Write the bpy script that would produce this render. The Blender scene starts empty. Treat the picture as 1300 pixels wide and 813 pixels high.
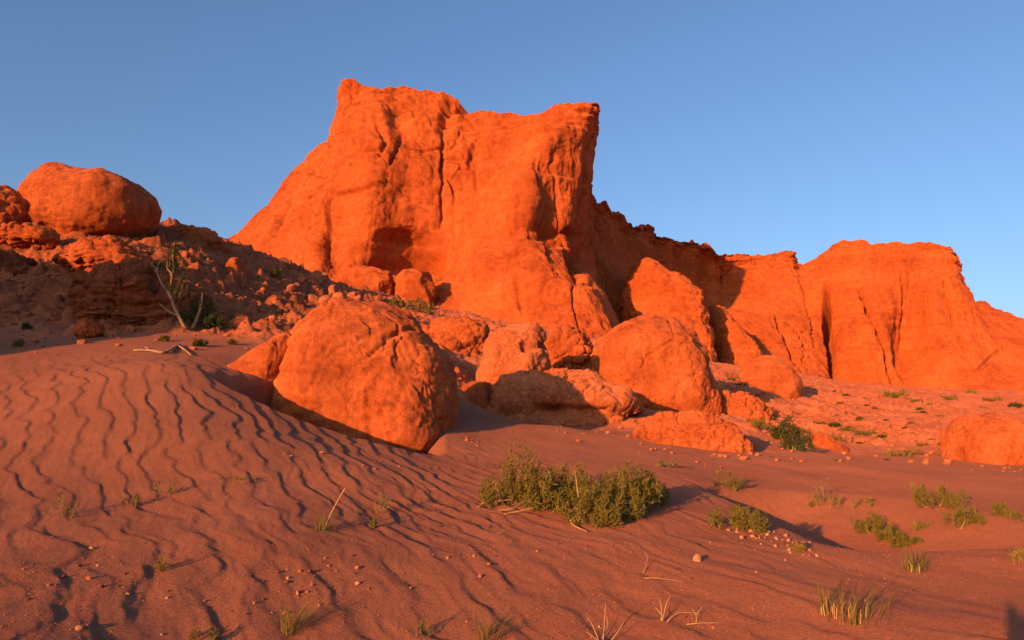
import bpy, bmesh, math, random
import numpy as np
from mathutils import Vector

R = math.radians
scene = bpy.context.scene
COL = scene.collection

# ---------------------------------------------------------------- camera
F, CX, CY = 950.0, 650.0, 406.5           # photograph: 1300 x 813, focal length in its pixels
CAM = np.array([0.0, 0.0, 1.6])
PITCH = math.atan(148.5 / F)
cd = bpy.data.cameras.new('camera')
cd.lens = F / 1300 * 36
cd.clip_start, cd.clip_end = 0.05, 20000
cam = bpy.data.objects.new('camera', cd)
cam.location = CAM
cam.rotation_euler = (math.pi / 2 + PITCH, 0, 0)
COL.objects.link(cam)
scene.camera = cam
_fw = np.array([0, math.cos(PITCH), math.sin(PITCH)])
_up = np.array([0, -math.sin(PITCH), math.cos(PITCH)])


def ray(px, py):
    return _fw + (px - CX) / F * np.array([1.0, 0, 0]) + (CY - py) / F * _up


def P(px, py, Y):
    """the point at distance Y down the view axis that the photograph shows at px, py"""
    d = ray(px, py)
    return CAM + d * (Y / d[1])


# ---------------------------------------------------------------- light
SUN_AZ, SUN_EL = 33.0, 8.4                # where the shadows run to: right of the view axis
AWAY = np.array([math.sin(R(SUN_AZ)), math.cos(R(SUN_AZ))])
world = bpy.data.worlds.new('World')
scene.world = world
world.use_nodes = True
wn = world.node_tree
sky = wn.nodes.new('ShaderNodeTexSky')
sky.sky_type = 'NISHITA'
sky.sun_disc = False
sky.sun_elevation = R(SUN_EL)
sky.sun_rotation = R(SUN_AZ + 180)
sky.altitude = 900
sky.air_density = 1.1
sky.dust_density = 4.0
sky.ozone_density = 3.1
hue = wn.nodes.new('ShaderNodeVectorMath')            # the evening sky leans to violet
hue.operation = 'MULTIPLY'
hue.inputs[1].default_value = (1.03, 0.965, 1.03)
wn.links.new(sky.outputs[0], hue.inputs[0])
wn.links.new(hue.outputs[0], wn.nodes['Background'].inputs[0])
wn.nodes['Background'].inputs[1].default_value = 0.138
sd = bpy.data.lights.new('sun', 'SUN')
sd.energy = 5.0
sd.angle = R(0.5)
sd.color = (1.0, 0.42, 0.13)
sun = bpy.data.objects.new('sun', sd)
sun.rotation_euler = Vector((AWAY[0] * math.cos(R(SUN_EL)), AWAY[1] * math.cos(R(SUN_EL)), -math.sin(R(SUN_EL)))).to_track_quat('-Z', 'Y').to_euler()
COL.objects.link(sun)
scene.view_settings.view_transform = 'Standard'
scene.view_settings.look = 'None'
scene.view_settings.gamma = 1
scene.view_settings.exposure = 0.8
scene.view_settings.use_curve_mapping = False
scene.cycles.max_bounces = 5
scene.cycles.diffuse_bounces = 3

# ---------------------------------------------------------------- noise
_rs = np.random.RandomState(7)
_perm = np.concatenate([_rs.permutation(256)] * 3).astype(np.int32)
_g = _rs.normal(size=(256, 3)).astype(np.float32)
_g /= np.linalg.norm(_g, axis=1)[:, None]
_jit = _rs.rand(256, 3).astype(np.float32)


def perlin(p):
    p = np.asarray(p, np.float32)
    i = np.floor(p).astype(np.int32)
    f = p - i
    u = f * f * f * (f * (f * 6 - 15) + 10)
    i &= 255
    out = np.zeros(len(p), np.float32)
    for dx in (0, 1):
        wx = u[:, 0] if dx else 1 - u[:, 0]
        a = _perm[(i[:, 0] + dx) & 255]
        for dy in (0, 1):
            wy = u[:, 1] if dy else 1 - u[:, 1]
            b = _perm[a + ((i[:, 1] + dy) & 255)]
            for dz in (0, 1):
                wz = u[:, 2] if dz else 1 - u[:, 2]
                g = _g[_perm[b + ((i[:, 2] + dz) & 255)]]
                out += wx * wy * wz * (g[:, 0] * (f[:, 0] - dx) + g[:, 1] * (f[:, 1] - dy) + g[:, 2] * (f[:, 2] - dz))
    return out * 1.6


def fbm(p, o=4, gain=0.5, lac=2.03):
    s, a, q = 0.0, 1.0, np.asarray(p, np.float32)
    for k in range(o):
        s = s + a * perlin(q + 17.3 * k)
        q = q * lac
        a *= gain
    return s


def ridged(p, o=4, gain=0.5):
    s, a, q = 0.0, 1.0, np.asarray(p, np.float32)
    for k in range(o):
        s = s + a * (1 - np.abs(perlin(q + 9.1 * k)) * 2)
        q = q * 2.07
        a *= gain
    return s


def worley(p):
    """F1, F2 and the id of the nearest cell"""
    p = np.asarray(p, np.float32)
    i = np.floor(p).astype(np.int32)
    f = p - i
    f1 = np.full(len(p), 9.0, np.float32)
    f2 = f1.copy()
    cid = np.zeros(len(p), np.int32)
    for dx in (-1, 0, 1):
        for dy in (-1, 0, 1):
            for dz in (-1, 0, 1):
                h = _perm[_perm[_perm[(i[:, 0] + dx) & 255] + ((i[:, 1] + dy) & 255)] + ((i[:, 2] + dz) & 255)]
                j = _jit[h]
                d = np.sqrt((j[:, 0] + dx - f[:, 0]) ** 2 + (j[:, 1] + dy - f[:, 1]) ** 2 + (j[:, 2] + dz - f[:, 2]) ** 2)
                n = d < f1
                f2 = np.where(n, f1, np.minimum(f2, d))
                cid = np.where(n, h, cid)
                f1 = np.where(n, d, f1)
    return f1, f2, cid


def sstep(a, b, x):
    t = np.clip((np.asarray(x, np.float64) - a) / (b - a), 0, 1)
    return t * t * (3 - 2 * t)


# ---------------------------------------------------------------- materials
def new_mat(name):
    m = bpy.data.materials.new(name)
    m.use_nodes = True
    nt = m.node_tree
    b = nt.nodes['Principled BSDF']
    b.inputs['Roughness'].default_value = 0.95
    b.inputs['Specular IOR Level'].default_value = 0.12
    if 'Diffuse Roughness' in b.inputs:
        b.inputs['Diffuse Roughness'].default_value = 0.5
    return m, nt, b


def N(nt, kind, **kw):
    n = nt.nodes.new(kind)
    for k, v in kw.items():
        if k.startswith('i_'):
            n.inputs[k[2:].replace('_', ' ')].default_value = v
        else:
            setattr(n, k, v)
    return n


def noise(nt, vec, scale, detail=6, rough=0.6):
    n = N(nt, 'ShaderNodeTexNoise', i_Scale=scale, i_Detail=detail, i_Roughness=rough)
    nt.links.new(vec, n.inputs['Vector'])
    return n.outputs['Fac']


def ramp(nt, fac, stops):
    r = nt.nodes.new('ShaderNodeValToRGB')
    e = r.color_ramp.elements
    while len(e) < len(stops):
        e.new(0.5)
    for k, (p, c) in enumerate(stops):
        e[k].position = p
        e[k].color = (*c, 1) if len(c) == 3 else c
    nt.links.new(fac, r.inputs[0])
    return r.outputs[0]


def mixc(nt, fac, a, b, mode='MIX'):
    m = N(nt, 'ShaderNodeMix', data_type='RGBA', blend_type=mode)
    for s, v in ((0, fac), (6, a), (7, b)):
        if isinstance(v, bpy.types.NodeSocket):
            nt.links.new(v, m.inputs[s])
        else:
            m.inputs[s].default_value = v if s == 0 else ((*v, 1) if len(v) == 3 else v)
    return m.outputs[2]


def bump(nt, h, strength, dist, prev=None):
    b = N(nt, 'ShaderNodeBump', i_Strength=strength, i_Distance=dist)
    nt.links.new(h, b.inputs['Height'])
    if prev is not None:
        nt.links.new(prev, b.inputs['Normal'])
    return b.outputs[0]


def rock_mat(name, c0, c1, c2, big=0.3, fine=8.0, bstr=0.6, bdist=0.05, stretch=(1, 1, 1), fleck=None):
    m, nt, b = new_mat(name)
    pos = nt.nodes.new('ShaderNodeNewGeometry').outputs['Position']
    mp = N(nt, 'ShaderNodeMapping')
    mp.inputs['Scale'].default_value = stretch
    nt.links.new(pos, mp.inputs['Vector'])
    v = mp.outputs[0]
    c = ramp(nt, noise(nt, v, big, 8, 0.62), [(0.30, c0), (0.52, c1), (0.72, c2)])
    g = ramp(nt, noise(nt, pos, fine, 6, 0.7), [(0.3, (0.52, 0.46, 0.43)), (0.6, (1.0, 1.0, 1.0)), (0.8, (1.15, 1.15, 1.15))])
    c = mixc(nt, 0.85, c, g, 'MULTIPLY')
    st = N(nt, 'ShaderNodeMapping')
    st.inputs['Scale'].default_value = (1, 1, 0.13)
    nt.links.new(pos, st.inputs['Vector'])
    sk_ = ramp(nt, noise(nt, st.outputs[0], big * 4, 6, 0.6), [(0.30, (0.74, 0.66, 0.62)), (0.46, (1, 1, 1)), (0.70, (1.08, 1.12, 1.16))])
    c = mixc(nt, 0.7, c, sk_, 'MULTIPLY')
    sb = N(nt, 'ShaderNodeMapping')
    sb.inputs['Scale'].default_value = (0.06, 0.06, 1.0)
    nt.links.new(pos, sb.inputs['Vector'])
    bd_ = ramp(nt, noise(nt, sb.outputs[0], big * 4, 5, 0.65), [(0.36, (0.80, 0.74, 0.70)), (0.48, (1, 1, 1)), (0.66, (1.07, 1.12, 1.18))])
    c = mixc(nt, 0.6, c, bd_, 'MULTIPLY')
    if fleck:
        w = N(nt, 'ShaderNodeTexVoronoi', i_Scale=fleck[1])
        wv = N(nt, 'ShaderNodeTexNoise', i_Scale=14.0, i_Detail=3.0)
        nt.links.new(pos, wv.inputs['Vector'])
        wa = N(nt, 'ShaderNodeVectorMath', operation='MULTIPLY_ADD')
        wa.inputs[1].default_value = (0.12, 0.12, 0.12)
        nt.links.new(wv.outputs['Color'], wa.inputs[0])
        nt.links.new(pos, wa.inputs[2])
        nt.links.new(wa.outputs[0], w.inputs['Vector'])
        k = ramp(nt, w.outputs['Distance'], [(0.16, (1, 1, 1)), (0.30, (0, 0, 0))])
        sel = ramp(nt, w.outputs['Color'], [(0.66, (0, 0, 0)), (0.7, (1, 1, 1))])
        k = mixc(nt, 1.0, k, sel, 'MULTIPLY')
        c = mixc(nt, k, c, fleck[0])
    nt.links.new(c, b.inputs['Base Color'])
    n1 = bump(nt, noise(nt, v, fine * 0.35, 8, 0.65), bstr, bdist * 3)
    n2 = bump(nt, noise(nt, pos, fine * 2.2, 5, 0.7), bstr * 0.8, bdist, n1)
    # small nicks and flaked edges
    k1 = ramp(nt, noise(nt, v, fine * 0.22, 9, 0.62), [(0.40, (0, 0, 0)), (0.425, (1, 1, 1))])
    n3 = bump(nt, k1, bstr * 0.8, bdist * 1.6, n2)
    k2 = ramp(nt, noise(nt, pos, fine * 0.6, 8, 0.65), [(0.36, (0, 0, 0)), (0.39, (1, 1, 1))])
    n4 = bump(nt, k2, bstr * 0.8, bdist * 0.9, n3)
    n4 = bump(nt, noise(nt, pos, fine * 7, 3, 0.7), bstr * 0.7, bdist * 0.4, n4)
    nt.links.new(n4, b.inputs['Normal'])
    return m


M = {}
M['cliff'] = rock_mat('cliff_sandstone', (0.32, 0.066, 0.016), (0.45, 0.103, 0.025), (0.52, 0.130, 0.033), 0.22, 2.6, 0.48, 0.07, (1, 1, 0.40))
M['rock'] = rock_mat('boulder_sandstone', (0.33, 0.076, 0.022), (0.45, 0.112, 0.032), (0.53, 0.15, 0.048), 0.9, 9.0, 0.8, 0.02)
M['pale'] = rock_mat('pebbly_conglomerate', (0.36, 0.10, 0.036), (0.46, 0.138, 0.052), (0.54, 0.19, 0.082), 1.2, 11.0, 0.7, 0.02, (1, 1, 1), ((0.56, 0.31, 0.18), 13.0))
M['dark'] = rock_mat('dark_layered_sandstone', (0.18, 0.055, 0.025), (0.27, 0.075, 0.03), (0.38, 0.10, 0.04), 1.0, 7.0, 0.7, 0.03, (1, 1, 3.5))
M['stone'] = rock_mat('loose_stone', (0.34, 0.11, 0.05), (0.43, 0.14, 0.06), (0.52, 0.20, 0.10), 6.0, 40.0, 0.5, 0.004)
M['pebble_pale'] = rock_mat('pale_pebble', (0.36, 0.16, 0.09), (0.46, 0.22, 0.13), (0.54, 0.28, 0.17), 8.0, 60.0, 0.4, 0.003)
M['pebble_dark'] = rock_mat('dark_pebble', (0.12, 0.05, 0.035), (0.17, 0.06, 0.04), (0.24, 0.08, 0.05), 8.0, 60.0, 0.4, 0.003)


def ground_mat():
    m, nt, b = new_mat('red_sand_and_talus')
    b.inputs['Diffuse Roughness'].default_value = 0.40
    pos = nt.nodes.new('ShaderNodeNewGeometry').outputs['Position']
    ta = N(nt, 'ShaderNodeAttribute', attribute_name='talus').outputs['Fac']
    sa = ramp(nt, noise(nt, pos, 0.7, 5, 0.6), [(0.3, (0.228, 0.086, 0.047)), (0.7, (0.288, 0.111, 0.062))])
    sg = ramp(nt, noise(nt, pos, 130.0, 3, 0.8), [(0.32, (0.45, 0.42, 0.42)), (0.5, (1, 1, 1)), (0.70, (1.4, 1.36, 1.32))])
    sa = mixc(nt, 0.75, sa, sg, 'MULTIPLY')
    sm = ramp(nt, noise(nt, pos, 48.0, 3, 0.75), [(0.34, (0.66, 0.64, 0.66)), (0.5, (1, 1, 1)), (0.68, (1.18, 1.16, 1.12))])
    sa = mixc(nt, 0.8, sa, sm, 'MULTIPLY')
    sx = N(nt, 'ShaderNodeSeparateXYZ')
    nt.links.new(pos, sx.inputs[0])
    mr = N(nt, 'ShaderNodeMapRange')
    mr.inputs['From Min'].default_value, mr.inputs['From Max'].default_value = -1.0, 6.0
    nt.links.new(sx.outputs['X'], mr.inputs['Value'])
    sa = mixc(nt, mr.outputs[0], sa, (1.20, 1.12, 1.0), 'MULTIPLY')      # redder, brighter sand towards the flat on the right
    # darker coarse grains gathered in patches
    gp = ramp(nt, noise(nt, pos, 1.6, 5, 0.65), [(0.50, (0, 0, 0)), (0.66, (1, 1, 1))])
    gv = ramp(nt, noise(nt, pos, 45.0, 3, 0.7), [(0.52, (0, 0, 0)), (0.60, (1, 1, 1))])
    gm = mixc(nt, 1.0, gp, gv, 'MULTIPLY')
    sa = mixc(nt, gm, sa, (0.30, 0.085, 0.045))
    tc = ramp(nt, noise(nt, pos, 0.35, 8, 0.65), [(0.30, (0.38, 0.10, 0.036)), (0.46, (0.46, 0.130, 0.050)), (0.58, (0.50, 0.155, 0.066)), (0.66, (0.50, 0.125, 0.038)), (0.76, (0.48, 0.105, 0.028))])
    tg = ramp(nt, noise(nt, pos, 9.0, 6, 0.75), [(0.32, (0.55, 0.50, 0.48)), (0.52, (1, 1, 1)), (0.75, (1.2, 1.2, 1.2))])
    tc = mixc(nt, 0.9, tc, tg, 'MULTIPLY')
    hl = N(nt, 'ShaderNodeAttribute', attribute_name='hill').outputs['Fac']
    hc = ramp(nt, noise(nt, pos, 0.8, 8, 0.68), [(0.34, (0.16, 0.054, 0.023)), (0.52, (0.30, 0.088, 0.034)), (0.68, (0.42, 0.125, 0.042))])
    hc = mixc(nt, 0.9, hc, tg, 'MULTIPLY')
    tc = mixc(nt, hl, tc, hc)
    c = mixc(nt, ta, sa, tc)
    nt.links.new(c, b.inputs['Base Color'])
    n1 = bump(nt, noise(nt, pos, 38.0, 6, 0.78), 0.8, 0.014)
    n2 = bump(nt, noise(nt, pos, 240.0, 2, 0.8), 0.5, 0.003, n1)
    n3 = bump(nt, noise(nt, pos, 7.0, 6, 0.7), 0.5, 0.05, n2)
    mx = N(nt, 'ShaderNodeMix', data_type='VECTOR')
    nt.links.new(ta, mx.inputs[0])
    nt.links.new(n2, mx.inputs[4])
    nt.links.new(n3, mx.inputs[5])
    nt.links.new(mx.outputs[1], b.inputs['Normal'])
    return m


M['ground'] = ground_mat()


def plain_mat(name, c, var=0.3, scale=30.0, rough=0.7, trans=0.0):
    m, nt, b = new_mat(name)
    b.inputs['Roughness'].default_value = rough
    pos = nt.nodes.new('ShaderNodeNewGeometry').outputs['Position']
    lo = tuple(x * (1 - var) for x in c)
    hi = tuple(min(1, x * (1 + var)) for x in c)
    k = ramp(nt, noise(nt, pos, scale, 4, 0.6), [(0.3, lo), (0.7, hi)])
    nt.links.new(k, b.inputs['Base Color'])
    if trans:
        t = nt.nodes.new('ShaderNodeBsdfTranslucent')
        nt.links.new(k, t.inputs['Color'])
        mx = nt.nodes.new('ShaderNodeMixShader')
        mx.inputs[0].default_value = trans
        out = nt.nodes['Material Output']
        nt.links.new(b.outputs[0], mx.inputs[1])
        nt.links.new(t.outputs[0], mx.inputs[2])
        nt.links.new(mx.outputs[0], out.inputs['Surface'])
    return m


M['leaf'] = plain_mat('shrub_leaf', (0.155, 0.130, 0.024), 0.45, 14, 0.6, 0.25)
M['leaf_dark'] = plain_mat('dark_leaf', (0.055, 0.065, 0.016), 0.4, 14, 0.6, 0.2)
M['leaf_dry'] = plain_mat('dry_grass', (0.22, 0.16, 0.045), 0.45, 20, 0.7, 0.25)
M['straw'] = plain_mat('pale_straw', (0.38, 0.23, 0.11), 0.25, 30, 0.8)
M['bark'] = plain_mat('pale_dry_bark', (0.30, 0.19, 0.11), 0.3, 12, 0.9)
M['cloth'] = plain_mat('dark_cloth', (0.05, 0.06, 0.08), 0.3, 20, 0.9)


# ---------------------------------------------------------------- object helpers
def mesh_obj(name, v, f, mat, parent=None, smooth=True):
    me = bpy.data.meshes.new(name)
    v = np.asarray(v, np.float32)
    if isinstance(f, np.ndarray):
        nf, k = f.shape
        me.vertices.add(len(v))
        me.vertices.foreach_set('co', v.ravel())
        me.loops.add(nf * k)
        me.loops.foreach_set('vertex_index', f.astype(np.int32).ravel())
        me.polygons.add(nf)
        me.polygons.foreach_set('loop_start', np.arange(0, nf * k, k, dtype=np.int32))
        me.update(calc_edges=True)
    else:
        me.from_pydata([tuple(map(float, q)) for q in v], [], f)
        me.update()
    if smooth:
        me.polygons.foreach_set('use_smooth', np.ones(len(me.polygons), bool))
    me.materials.append(mat)
    o = bpy.data.objects.new(name, me)
    COL.objects.link(o)
    if parent is not None:
        o.parent = parent
    return o


def tag(o, label, cat=None, group=None, kind=None):
    o['label'] = label
    if cat:
        o['category'] = cat
    if group:
        o['group'] = group
    if kind:
        o['kind'] = kind
    return o


def empty(name, loc):
    o = bpy.data.objects.new(name, None)
    o.location = tuple(map(float, loc))
    COL.objects.link(o)
    return o


def copy_tree(o, parent=None):
    c = o.copy()
    COL.objects.link(c)
    c.parent = parent
    for ch in list(o.children):
        copy_tree(ch, c)
    return c


_ico = {}


def ico(sub):
    if sub not in _ico:
        bm = bmesh.new()
        bmesh.ops.create_icosphere(bm, subdivisions=sub, radius=1)
        v = np.array([q.co for q in bm.verts], np.float64)
        f = np.array([[q.index for q in g.verts] for g in bm.faces], np.int32)
        bm.free()
        _ico[sub] = (v, f)
    return _ico[sub]


def vnormals(v, f):
    a, b, c = v[f[:, 0]], v[f[:, 1]], v[f[:, 2]]
    n = np.cross(b - a, c - a)
    out = np.zeros_like(v)
    for k in range(3):
        for j in range(3):
            out[:, j] += np.bincount(f[:, k], weights=n[:, j], minlength=len(v))
    return out / np.maximum(np.linalg.norm(out, axis=1), 1e-12)[:, None]


# ---------------------------------------------------------------- ground height
# (px, py, distance): where the photograph shows bare ground, and how far off
GC = [
    (0, 813, 4.3), (200, 813, 4.7), (400, 813, 4.9), (650, 813, 5.0), (900, 813, 5.0), (1100, 813, 4.9), (1300, 813, 4.8),
    (0, 700, 6.0), (200, 700, 6.1), (400, 700, 6.2), (600, 700, 6.6), (760, 700, 6.7), (900, 720, 6.2), (1090, 780, 5.3), (1200, 740, 6.1), (1300, 730, 6.2),
    (0, 610, 7.8), (200, 610, 8.0), (400, 620, 8.2), (560, 630, 8.6), (700, 660, 7.8), (820, 650, 8.2),
    (0, 530, 9.8), (150, 530, 9.6), (300, 560, 9.2), (450, 590, 9.2), (600, 600, 10.2), (660, 585, 11.3), (840, 610, 10.2),
    (0, 462, 13.0), (120, 462, 12.4), (230, 470, 11.4), (330, 520, 11.2), (400, 548, 11.1), (480, 570, 11.1), (560, 582, 11.2),
    (640, 545, 14.5), (720, 545, 15.0), (820, 563, 14.6), (900, 582, 13.6), (960, 592, 13.2), (900, 600, 12.0), (580, 480, 20.0), (590, 515, 16.5),
    (1000, 650, 9.4), (1020, 620, 11.6), (1100, 605, 13.0), (1200, 650, 9.2), (1200, 605, 13.0), (1300, 605, 13.0), (1300, 650, 9.2), (1100, 690, 7.5),
    (1040, 570, 18.5), (1000, 545, 22.0), (1100, 560, 21.0), (1200, 575, 19.0), (1290, 560, 23.0), (960, 530, 24.0), (900, 470, 38.0), (1000, 510, 33.0), (1100, 530, 29.0),
    (1200, 540, 30.0), (950, 468, 55.0), (1050, 483, 62.0), (1130, 494, 62.0), (1200, 502, 58.0), (1290, 515, 50.0), (1340, 520, 50.0), (1000, 475, 62.0),
    (0, 430, 16.5), (100, 428, 16.5), (150, 418, 18.0), (260, 436, 16.0), (300, 412, 19.5), (360, 412, 20.0), (370, 385, 28.0), (420, 400, 26.0),
    (0, 400, 18.5), (0, 340, 22.0), (60, 380, 20.0), (150, 325, 23.0), (230, 345, 23.5), (60, 300, 25.0), (120, 297, 26.0), (200, 305, 27.0), (-60, 290, 24.0), (-120, 330, 20.0),
    (280, 306, 33.0), (330, 335, 33.0), (330, 365, 28.0), (300, 385, 23.5), (380, 350, 42.0), (420, 368, 42.0), (480, 380, 42.0), (560, 392, 42.0), (640, 410, 40.0),
    (510, 395, 34.0), (540, 410, 30.0), (620, 430, 30.0), (700, 425, 38.0), (700, 445, 28.0), (780, 435, 38.0), (860, 460, 40.0), (640, 540, 19.0), (740, 541, 19.0), (690, 495, 24.0), (760, 515, 23.0), (860, 520, 23.0), (900, 530, 20.0),
]
ctl = [P(*g) for g in GC]
ctl += [np.array(q, float) for q in [
    (-3, 2, 0.15), (0, 2, 0.05), (3, 2, 0.05), (0, -6, -0.3), (-12, -8, 0.0), (12, -8, -0.3), (-9, 3, 0.7), (9, 3, 0.2), (16, 8, 0.7), (24, 20, 1.6), (-14, 6, 1.6), (-24, 16, 4.0),
    (-30, 34, 9.0), (-20, 48, 8.0), (0, 75, 8.5), (25, 100, 8.5), (60, 85, 6), (50, 55, 4.5), (80, 30, 3), (-60, 20, 6), (-50, -40, 1), (50, -40, 0), (0, -70, 0), (-60, 80, 7), (0, 130, 7), (90, 120, 6)]]
ctl = np.array(ctl)
_CS = 20.0


def _tps(r2):
    return 0.5 * r2 * np.log(np.maximum(r2, 1e-12))


_q = ctl[:, :2] / _CS
_n = len(_q)
_K = _tps(((_q[:, None] - _q[None]) ** 2).sum(2)) + np.eye(_n) * 2e-4
_A = np.zeros((_n + 3, _n + 3))
_A[:_n, :_n] = _K
_A[:_n, _n] = 1
_A[:_n, _n + 1:] = _q
_A[_n:, :_n] = _A[:_n, _n:].T
_W = np.linalg.solve(_A, np.concatenate([ctl[:, 2], np.zeros(3)]))

# wind ripples: a band-passed random wave field gives crests that branch and end
RX0, RY0, RD, RNX, RNY = -15.0, 1.5, 0.022, 1100, 860
WIND = np.array([0.84, 0.545])


def ripple_field(lam, spread, seed, band=0.20):
    rs = np.random.RandomState(seed)
    kx = np.fft.fftfreq(RNX, RD)[None, :]
    ky = np.fft.fftfreq(RNY, RD)[:, None]
    kr = np.sqrt(kx ** 2 + ky ** 2)
    ka = np.arctan2(ky, kx) - math.atan2(WIND[1], WIND[0])
    ka = (ka + math.pi) % (2 * math.pi) - math.pi
    w = np.exp(-((kr * lam - 1) / band) ** 2 - (ka / spread) ** 2)
    z = np.fft.ifft2(np.fft.fft2(rs.normal(size=(RNY, RNX)) + 1j * rs.normal(size=(RNY, RNX))) * w)
    a = np.abs(z) / np.sqrt((np.abs(z) ** 2).mean())
    t = (np.angle(z) / (2 * math.pi)) % 1.0
    saw = np.where(t < 0.84, sstep(0, 0.84, t) * 0.45 + 0.55 * t / 0.84, 1 - sstep(0.84, 1.0, t))
    return (saw - 0.5) * np.clip(a * 2.0, 0, 1.0) * lam


def _blur(a):
    for ax in (0, 1):
        a = (np.roll(a, 1, ax) + 2 * a + np.roll(a, -1, ax)) / 4
    return a


RIP_A = ripple_field(0.275, 0.27, 3, 0.115)
RIP_D = ripple_field(0.20, 0.30, 23, 0.16)
RIP_B = _blur(ripple_field(0.46, 0.42, 11, 0.24))
RIP_C = ripple_field(0.11, 0.30, 5)


def samp(a, x, y):
    u = np.clip((x - RX0) / RD, 0, RNX - 1.001)
    v = np.clip((y - RY0) / RD, 0, RNY - 1.001)
    i, j = u.astype(int), v.astype(int)
    fu, fv = u - i, v - j
    return (a[j, i] * (1 - fu) + a[j, i + 1] * fu) * (1 - fv) + (a[j + 1, i] * (1 - fu) + a[j + 1, i + 1] * fu) * fv


def seg_dist(x, y, line):
    """signed distance to a polyline (positive on its left) and the share along it"""
    best = np.full(x.shape, 1e9)
    sgn = np.zeros(x.shape)
    al = np.zeros(x.shape)
    L = [np.hypot(*(line[k + 1] - line[k])) for k in range(len(line) - 1)]
    tot, acc = sum(L), 0.0
    for k in range(len(line) - 1):
        a, b = line[k], line[k + 1]
        d = (b - a) / L[k]
        t = np.clip((x - a[0]) * d[0] + (y - a[1]) * d[1], 0, L[k])
        ex, ey = x - a[0] - t * d[0], y - a[1] - t * d[1]
        dist = np.hypot(ex, ey)
        n = dist < best
        best = np.where(n, dist, best)
        sgn = np.where(n, np.sign(d[0] * ey - d[1] * ex), sgn)
        al = np.where(n, (acc + t) / tot, al)
        acc += L[k]
    return best * sgn, al


LIP1 = [P(*q)[:2] for q in [(215, 463, 11.6), (270, 490, 11.3), (330, 520, 11.2), (400, 548, 11.1), (480, 570, 11.1), (575, 583, 11.2)]]
LIP2 = [P(*q)[:2] for q in [(855, 596, 10.6), (930, 628, 9.3), (985, 662, 8.1), (1030, 698, 7.1)]]


SPUR = [np.array(q) for q in [(-20.6, 0.2), (-24.0, 2.4), (-31.0, 8.0)]]


def base_z(x, y):
    x, y = np.asarray(x, np.float64), np.asarray(y, np.float64)
    z = np.empty(x.shape)
    xs, ys, zf = x.ravel(), y.ravel(), z.ravel()
    for s in range(0, len(xs), 60000):
        a, b = xs[s:s + 60000] / _CS, ys[s:s + 60000] / _CS
        k = _tps((a[:, None] - _q[None, :, 0]) ** 2 + (b[:, None] - _q[None, :, 1]) ** 2)
        zf[s:s + 60000] = k @ _W[:_n] + _W[_n] + a * _W[_n + 1] + b * _W[_n + 2]
    z = zf.reshape(x.shape)
    r = np.hypot(x, y - 20)
    far = sstep(75, 150, r)
    z = np.clip(z, -3, 16) * (1 - far) + 1.0 * far
    # unseen spur beyond the frame on the left, shaped to shade the hillside
    d, a = seg_dist(x, y, SPUR)
    d = np.abs(d)
    top = 9.6 + 1.5 * a + 0.5 * np.sin(a * 19) + 0.3 * np.sin(a * 43)
    w = np.exp(-(d / 2.4) ** 2)
    z = z * (1 - w) + top * w
    return z


def ground_z(x, y):
    x, y = np.asarray(x, np.float64), np.asarray(y, np.float64)
    z = base_z(x, y)
    # scour hollow behind the lip of the dune, at the foot of the big boulder
    d, a = seg_dist(x, y, LIP1)
    h = sstep(0.0, 0.7, d) * (1 - sstep(2.2, 4.6, d)) * sstep(0.10, 0.36, a) * (1 - sstep(0.80, 0.985, a))
    z = z - 0.85 * h
    hollow = h
    z = z + 0.08 * np.exp(-(d / np.where(d > 0, 0.3, 1.0)) ** 2) * sstep(0.0, 0.25, a) * (1 - sstep(0.75, 0.98, a))
    d2, a2 = seg_dist(x, y, LIP2)
    h2 = sstep(0.0, 0.75, d2) * (1 - sstep(0.9, 3.2, d2)) * sstep(0.0, 0.2, a2) * (1 - sstep(0.72, 1.0, a2))
    z = z - 0.34 * h2
    # ripples
    side = x - 0.16 * y
    m = 1 - sstep(-0.6, 2.3, side) * 0.60
    m = m * (1 - sstep(1.6, 3.6, side - 0.05 * y))
    m = m * (1 - sstep(12.2, 14.4, y)) * (1 - 0.9 * hollow) * sstep(2.0, 4.0, y)
    m = m * (1 - sstep(10.2, 12.4, y) * sstep(-0.9, 0.4, x))
    near = 1 - sstep(6.3, 8.6, y + 0.25 * np.abs(x + 2.5))
    wx = np.stack([x.ravel() * 0.9, y.ravel() * 0.9, np.zeros(x.size)], 1)
    jx = (0.13 * fbm(wx, 3) + 0.085 * fbm(wx * 2.1 + 4, 2) + 0.02 * fbm(wx * 6 + 4, 2)).reshape(x.shape)
    xs, ys = x + jx * WIND[0], y + jx * WIND[1]
    lo = 0.80 + 0.45 * fbm(wx * 0.6 + 8, 2).reshape(x.shape)
    fine = sstep(-3.2, -1.0, x - 0.05 * y)
    z = z + m * lo * 0.076 * ((samp(RIP_A, xs, ys) * (1 - 0.45 * fine) + samp(RIP_D, xs, ys) * (0.28 + 0.57 * fine)) * (1 - 0.55 * near) + 0.66 * samp(RIP_B, xs, ys) * near)
    z = z + 0.022 * m * samp(RIP_C, xs, ys)
    return z


def talus_mask(x, y):
    s = x.shape
    p = np.stack([x.ravel() * 0.35, y.ravel() * 0.35, np.zeros(x.size)], 1)
    w = fbm(p, 4).reshape(s)
    left = sstep(15.8, 18.5, y + w * 1.6 + np.clip(x + 3, 0, 9) * -0.55)
    right = sstep(14.5, 25.0, y + w * 4.5)
    t = sstep(-4.0, 2.0, x)
    return left * (1 - t) + right * t


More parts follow.
